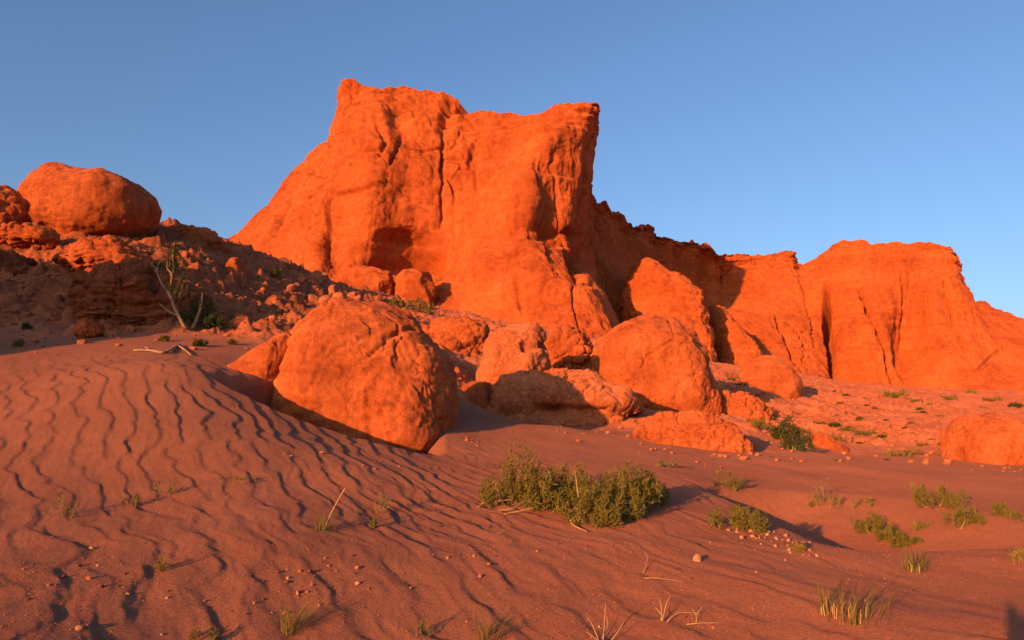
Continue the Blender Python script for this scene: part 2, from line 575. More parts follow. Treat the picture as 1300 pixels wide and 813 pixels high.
def build_ground():
    fr = np.linspace(-47, 47, 1060)
    ang = np.concatenate([fr, np.linspace(47, 313, 70)[1:-1]])
    rad = np.concatenate([np.geomspace(0.5, 3.4, 18)[:-1], np.geomspace(3.4, 30, 470)[:-1], np.geomspace(30, 115, 150)[:-1], np.geomspace(115, 6000, 36)])
    A, Q = np.meshgrid(R(1) * ang, rad)
    x, y = Q * np.sin(A), Q * np.cos(A)
    z = ground_z(x, y)
    t = talus_mask(x, y)
    p = np.stack([x.ravel(), y.ravel(), z.ravel()], 1)
    rough = (0.24 * fbm(p * 0.42, 5, 0.5) + 0.10 * np.maximum(ridged(p * 0.9, 4, 0.6) - 1.1, 0) + 0.02 * fbm(p * 5.0, 3, 0.6)).reshape(z.shape)
    w1 = worley(p * 3.1)
    lump = (np.clip(0.5 - w1[0], 0, 1) * (w1[2] % 5 < 2)).reshape(z.shape)
    rough = rough + 0.30 * lump
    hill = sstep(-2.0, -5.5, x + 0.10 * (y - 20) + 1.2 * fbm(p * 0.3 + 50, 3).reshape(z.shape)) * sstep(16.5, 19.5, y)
    w2 = worley(p * np.array([1.35, 1.35, 1.8]) + 0.3 * fbm(p * 1.5, 3)[:, None])
    rough = rough + (1 - hill) * (0.40 * np.clip(0.5 - w2[0], 0, 1) * ((w2[2] % 4) < 2)).reshape(z.shape) + (1 - hill) * 0.12 * (ridged(p * np.array([0.5, 1.0, 0.5]) + 7, 4, 0.6).reshape(z.shape) - 1.2)
    rough = rough + hill * (0.80 * np.clip(0.6 - w2[0], 0, 1) * (0.3 + (w2[2] % 4) / 3.0)).reshape(z.shape) + hill * 0.10 * (ridged(p * 2.2, 3, 0.6).reshape(z.shape) - 1.2)
    keep = sstep(0.0, 1.0, t)
    z = z + keep * rough * (1 - sstep(120, 200, Q)) * 0.8
    z = z + (1 - keep) * (0.006 * fbm(p * 3.0, 4, 0.6) + 0.03 * fbm(p * 0.7, 2)).reshape(z.shape)
    nr, na = z.shape
    v = np.stack([x.ravel(), y.ravel(), z.ravel()], 1)
    i = np.arange(nr - 1)[:, None] * na
    j = np.arange(na)[None]
    jn = (j + 1) % na
    f = np.stack([i + j, i + jn, i + na + jn, i + na + j], 2).reshape(-1, 4)[:, ::-1]
    v = np.concatenate([v, [[0, 0, float(ground_z(np.array([0.0]), np.array([0.0]))[0])]]])
    o = mesh_obj('ground', v, np.ascontiguousarray(f), M['ground'])
    at = o.data.attributes.new('talus', 'FLOAT', 'POINT')
    at.data.foreach_set('value', np.concatenate([t.ravel(), [0]]).astype(np.float32))
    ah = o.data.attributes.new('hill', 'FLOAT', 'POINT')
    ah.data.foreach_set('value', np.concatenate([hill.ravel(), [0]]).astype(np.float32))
    tag(o, 'rippled red sand rising into a rubble slope below the cliffs', kind='structure')
    return o, (ang[:1060], rad, z[:, :1060])


GROUND, _GG = build_ground()


def gz(x, y):
    """height of the finished ground mesh"""
    ang, rad, z = _GG
    a = math.degrees(math.atan2(x, y))
    r = math.hypot(x, y)
    u = np.clip((a - ang[0]) / (ang[1] - ang[0]), 0, len(ang) - 1.001)
    j = int(np.clip(np.searchsorted(rad, r) - 1, 0, len(rad) - 2))
    fv = (r - rad[j]) / (rad[j + 1] - rad[j])
    i = int(u)
    fu = u - i
    return float((z[j, i] * (1 - fu) + z[j, i + 1] * fu) * (1 - fv) + (z[j + 1, i] * (1 - fu) + z[j + 1, i + 1] * fu) * fv)


def G(px, py, y0=3.6, y1=90):
    """the point of the ground that the photograph shows at px, py"""
    d = ray(px, py)
    y = y0
    while y < y1:
        q = CAM + d * (y / d[1])
        if q[2] < gz(q[0], q[1]):
            break
        y *= 1.004
    q = CAM + d * (y / d[1])
    q[2] = gz(q[0], q[1])
    return q


# ---------------------------------------------------------------- rock bodies
def rock_disp(p, n, r, seed, rough=1.0, crack=1.0, strata=0.0, lumps=0.0, pit=0.0, flake=1.0):
    """relief of weathered sandstone for points P with normals N on a rock of size R"""
    q = p / r + seed * 3.7
    d = 0.10 * fbm(q * 0.9, 2) + rough * (0.026 * fbm(q * 2.1, 4, 0.5) + 0.006 * (ridged(q * 4.5, 4, 0.6) - 1.2))
    d = d + 0.0065 * rough * fbm(q * 9, 5, 0.68) * (0.25 + sstep(-0.25, 0.35, perlin(q * 1.1 + 66)))
    if crack:
        wq = q + 0.22 * np.stack([fbm(q * 1.8 + 5, 3), fbm(q * 1.8 + 15, 3), fbm(q * 1.8 + 25, 3)], 1)
        f1, f2, _ = worley(wq * 1.15)
        gate = sstep(-0.05, 0.30, perlin(q * 1.4 + 40))
        d = d - crack * 0.055 * np.exp(-((f2 - f1) / 0.022) ** 2) * gate
        f1, f2, cid = worley(wq * 3.1 + 9)
        gate = sstep(0.10, 0.40, perlin(q * 1.9 + 70))
        d = d - crack * 0.022 * np.exp(-((f2 - f1) / 0.03) ** 2) * gate
        d = d + 0.016 * crack * ((cid % 7) / 7.0 - 0.5) * sstep(0.02, 0.10, f2 - f1) * sstep(0.0, 0.3, perlin(q * 1.2 + 90))
    t = 3.2 * fbm(q * 1.3 + 11, 4, 0.55)
    d = d + flake * 0.020 * (np.floor(t) + sstep(0.0, 0.14, t - np.floor(t)))
    if strata:
        zz = p[:, 2] / r * 5.0 + 0.35 * fbm(q * 1.2 + 3, 3)
        d = d + strata * 0.10 * (fbm(np.stack([q[:, 0] * 0.5, q[:, 1] * 0.5, zz], 1), 3, 0.6))
        d = d + strata * 0.05 * (fbm(np.stack([q[:, 0] * 1.6, q[:, 1] * 1.6, zz * 2.7], 1), 3, 0.6))
    if lumps:
        f1, f2, cid = worley(q * 2.6 + 31)
        d = d + lumps * (0.15 * (0.55 - f1) + 0.08 * ((cid % 5) / 5.0 - 0.5)) * sstep(0.0, 0.12, f2 - f1) - lumps * 0.10 * np.exp(-((f2 - f1) / 0.07) ** 2)
        f1, f2, cid = worley(q * 6.3 + 3)
        d = d + lumps * 0.055 * (0.5 - f1)
    if pit:
        g = sstep(0.0, 0.35, perlin(q * 1.1 + 55))
        d = d - pit * 0.05 * g * np.maximum(ridged(q * 5.5 + 2, 3, 0.6) - 0.9, 0)
    return d * r


def rock_body(poly, Y, depth, sub=6, seed=1, p=0.8, lean=0.0, rp=None, chips=10, chip=0.08, cuts=None, dshift=None, **kw):
    """a closed rock whose outline seen from the front is POLY (photograph pixels at distance Y)"""
    pts = np.array([P(a, b, Y) for a, b in poly])
    X, Z = pts[:, 0], pts[:, 2]
    c = np.array([(X.max() + X.min()) / 2, (Z.max() + Z.min()) / 2])
    # outline as a radius for every direction
    th = np.linspace(-math.pi, math.pi, 721)
    rr = np.zeros(len(th))
    for k, t in enumerate(th):
        d = np.array([math.cos(t), math.sin(t)])
        best = 0.0
        for i in range(len(X)):
            a = np.array([X[i], Z[i]]) - c
            e = np.array([X[(i + 1) % len(X)], Z[(i + 1) % len(X)]]) - c - a
            den = d[0] * e[1] - d[1] * e[0]
            if abs(den) < 1e-12:
                continue
            s = (a[0] * e[1] - a[1] * e[0]) / den
            u = (a[0] * d[1] - a[1] * d[0]) / den
            if s > 0 and -1e-6 <= u <= 1 + 1e-6:
                best = max(best, s)
        rr[k] = best
    ker = np.hanning(15)
    ker /= ker.sum()
    rr = np.convolve(np.concatenate([rr[-8:-1], rr, rr[1:8]]), ker, 'valid')[:721]
    v, f = ico(sub)
    s = np.hypot(v[:, 0], v[:, 2])
    ph = np.arctan2(v[:, 2], v[:, 0])
    rad = np.interp(ph, th, rr) * s ** p
    body = np.empty_like(v)
    body[:, 0] = c[0] + rad * np.cos(ph)
    body[:, 2] = c[1] + rad * np.sin(ph)
    body[:, 1] = Y + np.sign(v[:, 1]) * np.abs(v[:, 1]) ** 0.9 * depth + lean * (body[:, 2] - c[1])
    if dshift:
        body[:, 1] += dshift(body[:, 0] - c[0], body[:, 2] - c[1])
    r = rp or math.sqrt((X.max() - X.min()) * (Z.max() - Z.min())) / 2
    rs = np.random.RandomState(900 + seed)
    for _ in range(chips):                            # broken faces
        g = rs.normal(size=3)
        g[1] = -abs(g[1]) - 0.2
        g /= np.linalg.norm(g)
        e = body @ g
        h = e.max() - chip * r * rs.uniform(0.35, 1.5)
        e = np.maximum(e - h, 0)
        body -= (e * 0.92)[:, None] * g
    n = vnormals(body, f)
    rim = 1 - 0.55 * (s > 0.97)
    body += n * (rock_disp(body, n, r, seed, **kw) * 1.0)[:, None]
    if cuts:
        for (a, b, w, dep) in cuts:                   # a groove from a to b (photograph pixels)
            A, B = P(*a, Y), P(*b, Y)
            A, B = A[[0, 2]], B[[0, 2]]
            dd = B - A
            L = np.hypot(*dd)
            t = np.clip(((body[:, 0] - A[0]) * dd[0] + (body[:, 2] - A[1]) * dd[1]) / L ** 2, 0, 1)
            wob = 0.25 * fbm(body * 2.0 / r, 3)
            e = np.hypot(body[:, 0] - A[0] - t * dd[0] + wob * w, body[:, 2] - A[1] - t * dd[1])
            body -= n * (dep * np.exp(-(e / w) ** 2) * (v[:, 1] < 0.3))[:, None]
    return body, f


def rock(name, label, cat, poly, Y, depth, mat='rock', group=None, **kw):
    v, f = rock_body(poly, Y, depth, **kw)
    base = np.array([(v[:, 0].max() + v[:, 0].min()) / 2, Y, v[:, 2].min()])
    o = mesh_obj(name, v - base, f, M[mat])
    o.location = base
    return tag(o, label, cat, group)


# ---------------------------------------------------------------- cliffs
# stations along the wall, each from the rim (first) down to the foot: (px, py, distance)
ST = [
    [(262, 312, 66), (262, 318, 63), (262, 325, 60), (262, 332, 57), (262, 338, 55), (262, 344, 53)],
    [(298, 298, 62), (297, 304, 59.5), (297, 311, 57.5), (297, 320, 55.5), (298, 330, 53.5), (300, 345, 51)],
    [(320, 281, 61), (319, 290, 58.5), (318, 302, 56.5), (318, 315, 54.5), (319, 332, 52.5), (322, 355, 50)],
    [(342, 255, 60), (341, 270, 58), (340, 287, 56), (341, 305, 54), (342, 330, 52), (345, 360, 49)],
    [(366, 220, 59.5), (365, 245, 57.5), (364, 270, 55.5), (364, 295, 53.5), (366, 328, 51.5), (370, 368, 48.5)],
    [(385, 201, 59), (384, 230, 56.5), (384, 262, 54.5), (385, 292, 52.8), (388, 330, 51), (392, 374, 48)],
    [(404, 184, 58.5), (402, 220, 56), (402, 258, 54), (403, 292, 52.3), (406, 332, 50.5), (410, 378, 47.5)],
    [(416, 168, 58), (414, 210, 55.6), (413, 250, 53.6), (414, 292, 52.2), (416, 335, 50.6), (420, 382, 47.5)],
    [(427, 135, 57.5), (423, 190, 55.2), (421, 240, 53.4), (421, 290, 52.0), (422, 338, 50.6), (426, 385, 47.2)],
    [(434, 102, 57), (430, 170, 54.4), (428, 232, 52.8), (428, 288, 51.6), (430, 340, 50.4), (434, 388, 46.8)],
    [(446, 102, 56.2), (443, 165, 53.2), (441, 228, 51.6), (441, 285, 50.8), (443, 342, 49.8), (447, 390, 46.4)],
    [(470, 110, 55.8), (470, 165, 52.6), (468, 225, 50.8), (467, 284, 50.0), (467, 340, 50.0), (470, 392, 46.2)],
    [(500, 115, 56.0), (500, 168, 53.0), (498, 226, 51.2), (497, 284, 50.6), (497, 338, 51.4), (500, 394, 46.4)],
    [(530, 118, 56.4), (530, 170, 53.4), (530, 228, 51.7), (530, 284, 51.8), (530, 336, 53.0), (530, 397, 46.8)],
    [(560, 120, 56.6), (560, 172, 54.0), (561, 230, 52.8), (562, 286, 52.6), (564, 338, 51.8), (566, 400, 46.4)],
    [(580, 123, 56.6), (580, 175, 54.2), (580, 234, 53.0), (582, 290, 52.0), (586, 345, 50.2), (592, 405, 45.6)],
    [(600, 134, 56.4), (600, 185, 54.4), (602, 238, 53.0), (606, 292, 51.4), (612, 350, 48.6), (622, 412, 44.6)],
    [(635, 143, 56.0), (635, 190, 53.4), (636, 242, 51.6), (640, 296, 49.8), (648, 354, 46.8), (658, 420, 43.4)],
    [(668, 144, 55.2), (666, 192, 52.2), (664, 244, 50.0), (666, 298, 48.8), (680, 358, 45.6), (694, 428, 42.6)],
    [(695, 142, 54.4), (690, 180, 51.0), (682, 235, 50.4), (682, 298, 49.4), (708, 360, 45.2), (724, 436, 42.0)],
    [(718, 132, 53.8), (718, 165, 52.0), (708, 215, 51.6), (704, 295, 50.5), (730, 356, 45.4), (752, 442, 42.0)],
    [(740, 131, 53.6), (740, 165, 53.0), (727, 202, 52.5), (718, 300, 51.2), (744, 352, 46.0), (776, 446, 42.6)],
    [(752, 131, 54.0), (750, 165, 54.4), (735, 208, 53.0), (722, 318, 51.6), (757, 356, 46.9), (786, 448, 43.2)],
    [(751, 132, 54.4), (744, 170, 55.0), (741, 214, 54.2), (727, 322, 53.8), (764, 366, 48.2), (796, 450, 44.6)],
    [(755, 134, 54.8), (753, 172, 55.3), (750, 214, 54.9), (737, 322, 55.5), (771, 378, 50.4), (804, 452, 46.8)],
    [(753, 146, 57.0), (755, 186, 57.6), (749, 232, 57.0), (735, 320, 57.0), (768, 392, 56.0), (800, 455, 54.0)],
    [(750, 182, 60.5), (752, 222, 61.0), (746, 262, 61.0), (748, 320, 61.0), (772, 395, 60.0), (804, 458, 57.5)],
    [(749, 232, 64.5), (750, 258, 64.5), (752, 285, 64.0), (758, 330, 63.5), (780, 400, 62.5), (812, 460, 60.0)],
    [(754, 250, 66.5), (758, 280, 66.5), (764, 310, 66.2), (774, 350, 65.5), (792, 405, 64.5), (820, 462, 62.0)],
    [(772, 262, 69.0), (778, 295, 69.0), (786, 330, 69.0), (796, 368, 68.5), (812, 415, 67.0), (834, 465, 64.0)],
    [(800, 280, 72.5), (806, 312, 73.0), (814, 346, 73.5), (822, 382, 73.0), (834, 420, 71.0), (850, 466, 67.0)],
    [(822, 288, 75.0), (828, 318, 76.0), (836, 350, 76.5), (844, 386, 76.0), (854, 424, 73.5), (866, 466, 69.5)],
    [(850, 300, 78.5), (856, 326, 80.0), (862, 354, 80.5), (868, 388, 79.5), (876, 426, 76.5), (884, 466, 72.0)],
    [(874, 303, 81.0), (880, 330, 83.0), (885, 358, 83.5), (890, 392, 82.5), (896, 430, 79.0), (902, 466, 74.5)],
    [(900, 307, 82.5), (903, 334, 85.5), (906, 364, 86.0), (910, 398, 84.5), (914, 432, 81.0), (920, 466, 76.5)],
    [(915, 321, 85.0), (917, 345, 86.8), (920, 374, 86.6), (924, 404, 80.0), (930, 436, 75.0), (938, 467, 68.5)],
    [(945, 323, 87.0), (946, 350, 86.4), (949, 378, 85.4), (954, 408, 78.0), (960, 440, 73.5), (968, 470, 69.0)],
    [(985, 320, 88.0), (986, 350, 86.2), (989, 380, 84.6), (993, 412, 79.0), (998, 446, 75.0), (1004, 474, 71.0)],
    [(1007, 318, 88.5), (1008, 350, 86.4), (1010, 382, 84.4), (1014, 414, 79.5), (1018, 448, 76.0), (1024, 478, 72.0)],
    [(1017, 333, 89.5), (1020, 358, 86.4), (1024, 386, 84.2), (1028, 418, 80.0), (1032, 450, 76.6), (1038, 480, 73.0)],
    [(1044, 324, 89.0), (1046, 354, 85.8), (1048, 386, 83.4), (1050, 420, 81.0), (1054, 454, 78.6), (1058, 483, 76.0)],
    [(1082, 305, 87.5), (1080, 345, 84.0), (1080, 384, 81.4), (1083, 424, 79.2), (1088, 460, 77.0), (1094, 490, 74.5)],
    [(1120, 307, 86.5), (1116, 348, 83.0), (1114, 388, 80.6), (1118, 428, 78.2), (1124, 464, 76.2), (1132, 495, 74.0)],
    [(1160, 310, 86.0), (1158, 350, 82.8), (1158, 392, 81.0), (1162, 434, 79.0), (1166, 470, 76.5), (1172, 500, 73.5)],
    [(1196, 311, 85.5), (1196, 350, 82.4), (1200, 392, 80.0), (1204, 436, 77.8), (1206, 474, 75.0), (1208, 505, 72.0)],
    [(1213, 316, 86.0), (1218, 352, 83.4), (1226, 392, 81.0), (1234, 438, 77.6), (1238, 478, 74.0), (1240, 510, 70.5)],
    [(1221, 350, 89.0), (1230, 372, 86.4), (1240, 402, 83.4), (1250, 442, 78.5), (1258, 482, 73.5), (1262, 514, 69.0)],
    [(1236, 382, 91.5), (1246, 398, 89.0), (1258, 422, 85.0), (1268, 452, 79.0), (1276, 488, 73.0), (1282, 518, 68.0)],
    [(1250, 384, 92.5), (1264, 402, 89.5), (1276, 426, 85.0), (1288, 456, 78.5), (1296, 490, 72.0), (1302, 520, 67.0)],
    [(1272, 396, 93.5), (1288, 412, 89.5), (1300, 434, 84.5), (1312, 462, 78.0), (1320, 494, 71.0), (1326, 524, 66.0)],
    [(1300, 405, 94.0), (1318, 420, 89.5), (1332, 442, 84.0), (1344, 468, 77.5), (1352, 498, 70.5), (1358, 528, 65.0)],
    [(1350, 420, 95.0), (1370, 434, 90.0), (1384, 454, 84.0), (1396, 478, 77.5), (1404, 504, 70.5), (1410, 534, 65.0)],
    [(1430, 450, 96.0), (1444, 462, 90.0), (1456, 478, 84.0), (1466, 496, 78.0), (1474, 516, 72.0), (1480, 540, 66.0)],
]


def catmull(a, t):
    """Catmull-Rom along axis 0 of A at parameters T"""
    n = len(a)
    i = np.clip(np.floor(t).astype(int), 0, n - 2)
    u = (t - i)[(slice(None),) + (None,) * (a.ndim - 1)]
    p0, p1, p2, p3 = a[np.maximum(i - 1, 0)], a[i], a[i + 1], a[np.minimum(i + 2, n - 1)]
    return 0.5 * (2 * p1 + (p2 - p0) * u + (2 * p0 - 5 * p1 + 4 * p2 - p3) * u ** 2 + (3 * p1 - p0 - 3 * p2 + p3) * u ** 3)


def spaced(a, n):
    """N parameters along axis 0 of A, evenly spread over its mean length"""
    d = np.linalg.norm(np.diff(a, axis=0), axis=-1)
    d = d.mean(1) if d.ndim > 1 else d
    s = np.concatenate([[0], np.cumsum(d)])
    return np.interp(np.linspace(0, s[-1], n), s, np.arange(len(s)))


# grooves and hollows of the wall, in the photograph's pixels: (points, width px, depth m)
CRACKS = [
    ([(563, 160), (562, 225), (560, 290)], 1.8, 0.45), ([(446, 104), (432, 190), (421, 260), (418, 330)], 2.6, 0.5),
    ([(572, 128), (565, 160)], 9, 0.9), ([(1048, 362), (1050, 400), (1054, 440), (1058, 478)], 3.4, 4.4), ([(1092, 372), (1104, 410), (1120, 440), (1137, 492)], 2.8, 2.6), ([(1146, 345), (1152, 390), (1160, 425)], 2.2, 0.9), ([(1015, 352), (1030, 400), (1036, 440)], 2.0, 0.5),
    ([(385, 205), (366, 260), (352, 300)], 4, 0.7), ([(1154, 340), (1158, 400), (1170, 440)], 3, 0.5), ([(1200, 360), (1214, 410), (1226, 450)], 3, 1.3),
    ([(985, 400), (1004, 450), (1016, 470)], 2.4, 0.8), ([(600, 190), (604, 240), (628, 215)], 3, 0.35), ([(480, 205), (490, 190), (478, 160)], 3, 0.35), ([(420, 250), (450, 243), (480, 240)], 2.6, 0.5),
    ([(690, 290), (712, 292), (735, 300)], 4, 0.8), ([(628, 330), (660, 292), (700, 290)], 6, 0.5), ([(1240, 470), (1262, 452), (1280, 440)], 3, 0.5), ([(660, 360), (662, 395)], 3, 0.5),
]
HOLLOWS = [  # px, py, half-widths, depth (negative: a bulge)
    (515, 312, 26, 18, 0.7), (500, 337, 44, 7, 1.5), (545, 335, 18, 12, 1.2), (590, 132, 14, 9, 1.3), (505, 148, 14, 16, 0.8), (478, 205, 26, 46, -0.7), (660, 255, 30, 46, -0.6),
    (640, 350, 60, 34, -0.8), (520, 250, 30, 40, 0.6), (690, 302, 34, 6, 0.8), (735, 330, 9, 16, 1.2), (1157, 430, 20, 46, 2.4), (1090, 430, 26, 56, -1.7), (1205, 455, 14, 22, -0.8), (1180, 400, 16, 60, -0.8),
    (450, 120, 12, 14, 0.5), (812, 330, 10, 30, -1.0), (395, 320, 18, 26, -0.6), (905, 330, 8, 26, -1.2), (880, 332, 7, 24, -1.0), (760, 300, 6, 40, 0.6),
]


def build_cliff():
    px = np.array([[(a, b) for a, b, _ in s] for s in ST], float)
    w = np.array([[P(a, b, y) for a, b, y in s] for s in ST])
    nu, nv = 1250, 330
    tu = spaced(np.array([[q for q in s[:3]] for s in w]), nu)
    # more columns where the wall shows largest
    w1, p1 = catmull(w, tu), catmull(px, tu)
    w1, p1 = np.swapaxes(w1, 0, 1), np.swapaxes(p1, 0, 1)
    tv = np.linspace(0, w.shape[1] - 1, nv)
    w2, p2 = catmull(w1, tv), catmull(p1, tv)                 # (nv, nu, k)
    # lower the bottom into the ground
    ext = w2[-1:] + np.array([[[0, -0.4, -1.2], [0, -1.2, -3.0], [0, -1.5, -6.0]]]).transpose(1, 0, 2)
    w2 = np.concatenate([w2, ext])
    p2 = np.concatenate([p2, np.repeat(p2[-1:], 3, 0) + np.array([10, 20, 30])[:, None, None] * np.array([0, 1])])
    du, dv = np.gradient(w2, axis=1), np.gradient(w2, axis=0)
    n = np.cross(du, dv)
    n /= np.maximum(np.linalg.norm(n, axis=2), 1e-9)[..., None]
    n[(n[..., 1] > 0.2)] *= 1
    if n[100, 400, 1] > 0:
        n = -n
    # smooth the normals so that the relief does not fold
    for _ in range(12):
        n = (n + np.roll(n, 1, 0) + np.roll(n, -1, 0) + np.roll(n, 1, 1) + np.roll(n, -1, 1))
        n /= np.maximum(np.linalg.norm(n, axis=2), 1e-9)[..., None]
    s = w2.shape[:2]
    q = w2.reshape(-1, 3)
    top = (np.arange(s[0]) / (nv - 1.0))[:, None] * np.ones(s[1])
    pxx, pyy = p2[..., 0], p2[..., 1]
    d = 0.30 * fbm(q * np.array([0.16, 0.16, 0.10]), 3).reshape(s)
    d += 0.09 * fbm(q * np.array([0.75, 0.75, 0.10]) + 5, 4, 0.55).reshape(s) * sstep(0.02, 0.2, top)        # flutes
    d += 0.06 * (ridged(q * np.array([0.55, 0.55, 0.4]) + 3, 4, 0.55).reshape(s) - 1.2)
    d += 0.035 * fbm(q * 2.6, 4, 0.62).reshape(s)
    # blocky spall scars
    wq = q * 0.42 + 0.3 * np.stack([fbm(q * 0.5 + 5, 3), fbm(q * 0.5 + 15, 3), fbm(q * 0.5 + 25, 3)], 1)
    f1, f2, cid = worley(wq * np.array([1, 1, 0.8]))
    gate = sstep(0.05, 0.35, perlin(q * 0.22 + 8))
    d += (0.08 * ((cid % 9) / 9.0 - 0.5) * sstep(0.0, 0.12, f2 - f1) * gate).reshape(s)
    f1, f2, cid = worley(wq * 2.7 + 4)
    gate = sstep(0.10, 0.4, perlin(q * 0.35 + 18))
    d += (0.09 * ((cid % 9) / 9.0 - 0.5) * sstep(0.0, 0.15, f2 - f1) * gate - 0.05 * np.exp(-((f2 - f1) / 0.035) ** 2) * gate).reshape(s)
    t = 2.6 * fbm(q * np.array([0.20, 0.20, 0.15]) + 21, 5, 0.55)
    d += 0.12 * ((np.floor(t) + sstep(0.0, 0.16, t - np.floor(t))) * sstep(0.0, 0.4, perlin(q * 0.13 + 33))).reshape(s)
    jw = q * np.array([0.24, 0.24, 0.034]) + 0.10 * np.stack([fbm(q * 0.3 + 2, 3), fbm(q * 0.3 + 12, 3), fbm(q * 0.3 + 22, 3)], 1)
    f1, f2, cid = worley(jw)
    gate = sstep(-0.1, 0.25, perlin(q * 0.11 + 44))
    d += ((0.50 * ((cid % 11) / 11.0 - 0.5) * sstep(0.0, 0.07, f2 - f1) - 0.30 * np.exp(-((f2 - f1) / 0.022) ** 2)) * gate).reshape(s)
    bz = q[:, 2] + 1.3 * fbm(q * 0.07 + 31, 3) + 0.15 * fbm(q * 0.8, 2)
    for per_, am, off_ in ((1.9, 0.22, 3), (0.75, 0.09, 13), (0.3, 0.035, 23)):
        t = bz / per_
        fr_ = t - np.floor(t)
        gate = sstep(0.05, 0.4, perlin(q * np.array([0.16, 0.16, 0.35]) + off_))
        d += (am * (sstep(405, 450, pxx) * (1 - sstep(1214, 1240, pxx))).ravel() * (fr_ - 0.5) * (1 - sstep(0.88, 1.0, fr_) * 2 * (fr_ - 0.5)) * gate).reshape(s)
    # small vertical nicks
    nk = perlin(q * np.array([2.2, 2.2, 0.8]) + 4)
    d -= (0.075 * sstep(0.38, 0.60, nk)).reshape(s)
    d += 0.04 * fbm(q * np.array([3.0, 3.0, 0.9]), 3, 0.62).reshape(s)
    # layered cap rock
    cap = sstep(408, 440, pxx) * (1 - sstep(1214, 1236, pxx)) * (1 - sstep(0.06, 0.24, top + 0.05 * fbm(q * 0.3 + 60, 3).reshape(s)))
    zz = q[:, 2] * 0.9 + 0.5 * fbm(q * 0.15 + 77, 3)
    lay = fbm(np.stack([q[:, 0] * 0.14, q[:, 1] * 0.14, zz], 1), 3, 0.6).reshape(s)
    lay2 = fbm(np.stack([q[:, 0] * 0.5, q[:, 1] * 0.5, zz * 2.4], 1), 3, 0.6).reshape(s)
    d += cap * (0.48 * lay + 0.24 * lay2)
    for pts, wd, dep in CRACKS:
        wob = 2.2 * fbm(np.stack([pxx.ravel() * 0.03, pyy.ravel() * 0.05, np.zeros(q.shape[0])], 1), 3).reshape(s)
        best = np.full(s, 1e9)
        fade = np.zeros(s)
        m = len(pts) - 1
        for k in range(m):
            a, b = np.array(pts[k], float), np.array(pts[k + 1], float)
            e = b - a
            t = np.clip(((pxx - a[0]) * e[0] + (pyy - a[1]) * e[1]) / (e @ e), 0, 1)
            dd = np.hypot(pxx + wob - a[0] - t * e[0], pyy - a[1] - t * e[1])
            fade = np.where(dd < best, (k + t) / m, fade)
            best = np.minimum(best, dd)
        d -= dep * np.exp(-(best / wd) ** 2) * np.clip(3 * np.minimum(fade + 0.15, 1.12 - fade), 0, 1)
    for a, b, sx, sy, dep in HOLLOWS:
        wob = 1 + 0.5 * fbm(q * 0.4 + a, 3).reshape(s)
        d -= dep * np.exp(-((pxx - a) / sx) ** 2 - ((pyy - b) / sy) ** 2) * wob
    w3 = w2 + n * d[..., None]
    # ragged rim
    rag = 0.55 * fbm(np.stack([w2[0, :, 0] * 0.5, w2[0, :, 1] * 0.5, np.zeros(s[1])], 1), 5, 0.65) + 0.12 * fbm(np.stack([w2[0, :, 0] * 1.7, w2[0, :, 1] * 1.7, np.ones(s[1])], 1), 3, 0.6)
    rag = rag + 0.26 * np.floor(3.0 * fbm(np.stack([w2[0, :, 0] * 0.8, w2[0, :, 1] * 0.8, 2 * np.ones(s[1])], 1), 4, 0.6)) * sstep(405, 436, pxx[0])
    win = sstep(765, 790, pxx[0]) * (1 - sstep(905, 925, pxx[0]))
    rag = rag + win * 1.3 * np.floor(2.6 * fbm(np.stack([w2[0, :, 0] * 0.24, w2[0, :, 1] * 0.24, 5 * np.ones(s[1])], 1), 2, 0.4))
    w3[..., 2] += (rag[None] * (1 - sstep(0.0, 0.10, top)) * 0.26)
    # plateau and back
    back = []
    bx = fbm(w2[0] * 0.3 + 9, 3)
    for dy, dz in ((0.5, 0.05), (1.2, 0.0), (2.5, -0.15), (5, -0.4), (9, -1.4), (13, -5), (16, -12), (18, -26)):
        r_ = w3[0].copy()
        r_[:, 1] += dy
        r_[:, 0] += -0.06 * dy
        r_[:, 2] += dz + 0.22 * fbm(r_ * 0.6 + dy, 4) * (dy > 1)
        r_[:, 2] = np.maximum(r_[:, 2], np.where(dz < -3, 4.0, -99))
        back.append(r_)
    w4 = np.concatenate([np.array(back)[::-1], w3])
    nr, nc = w4.shape[:2]
    i = np.arange(nr - 1)[:, None] * nc
    j = np.arange(nc - 1)[None]
    f = np.stack([i + j, i + nc + j, i + nc + j + 1, i + j + 1], 2).reshape(-1, 4)
    v = w4.reshape(-1, 3)
    f = np.concatenate([f[:, [0, 1, 2]], f[:, [0, 2, 3]]])
    vs, fs, off = [v], [f], len(v)
    # buttresses in front of the recessed wall
    for poly, Y, dep, seed, kw in (
        ([(790, 380), (797, 345), (806, 328), (818, 325), (842, 336), (868, 352), (886, 372), (892, 400), (897, 440), (906, 490), (890, 520), (800, 520), (785, 450)], 62.0, 5.0, 21, dict(lean=0.45, p=0.58)),
        ([(902, 400), (906, 384), (924, 393), (940, 420), (952, 446), (957, 466), (955, 500), (900, 500), (898, 440)], 66.5, 4.0, 22, dict(lean=0.5, p=0.55)),
        ([(944, 462), (960, 452), (985, 456), (1004, 470), (1012, 500), (940, 500)], 68.0, 4.0, 23, dict(lean=0.4)),
    ):
        b, g = rock_body(poly, Y, dep, 7, seed, rough=1.1, crack=0.8, strata=0.25, chip=0.05, **kw)
        vs.append(b)
        fs.append(g + off)
        off += len(b)
    o = mesh_obj('cliff', np.concatenate(vs), np.concatenate(fs), M['cliff'])
    tag(o, 'glowing orange sandstone cliff with a jutting prow and a long wall to its right', kind='structure')


build_cliff()

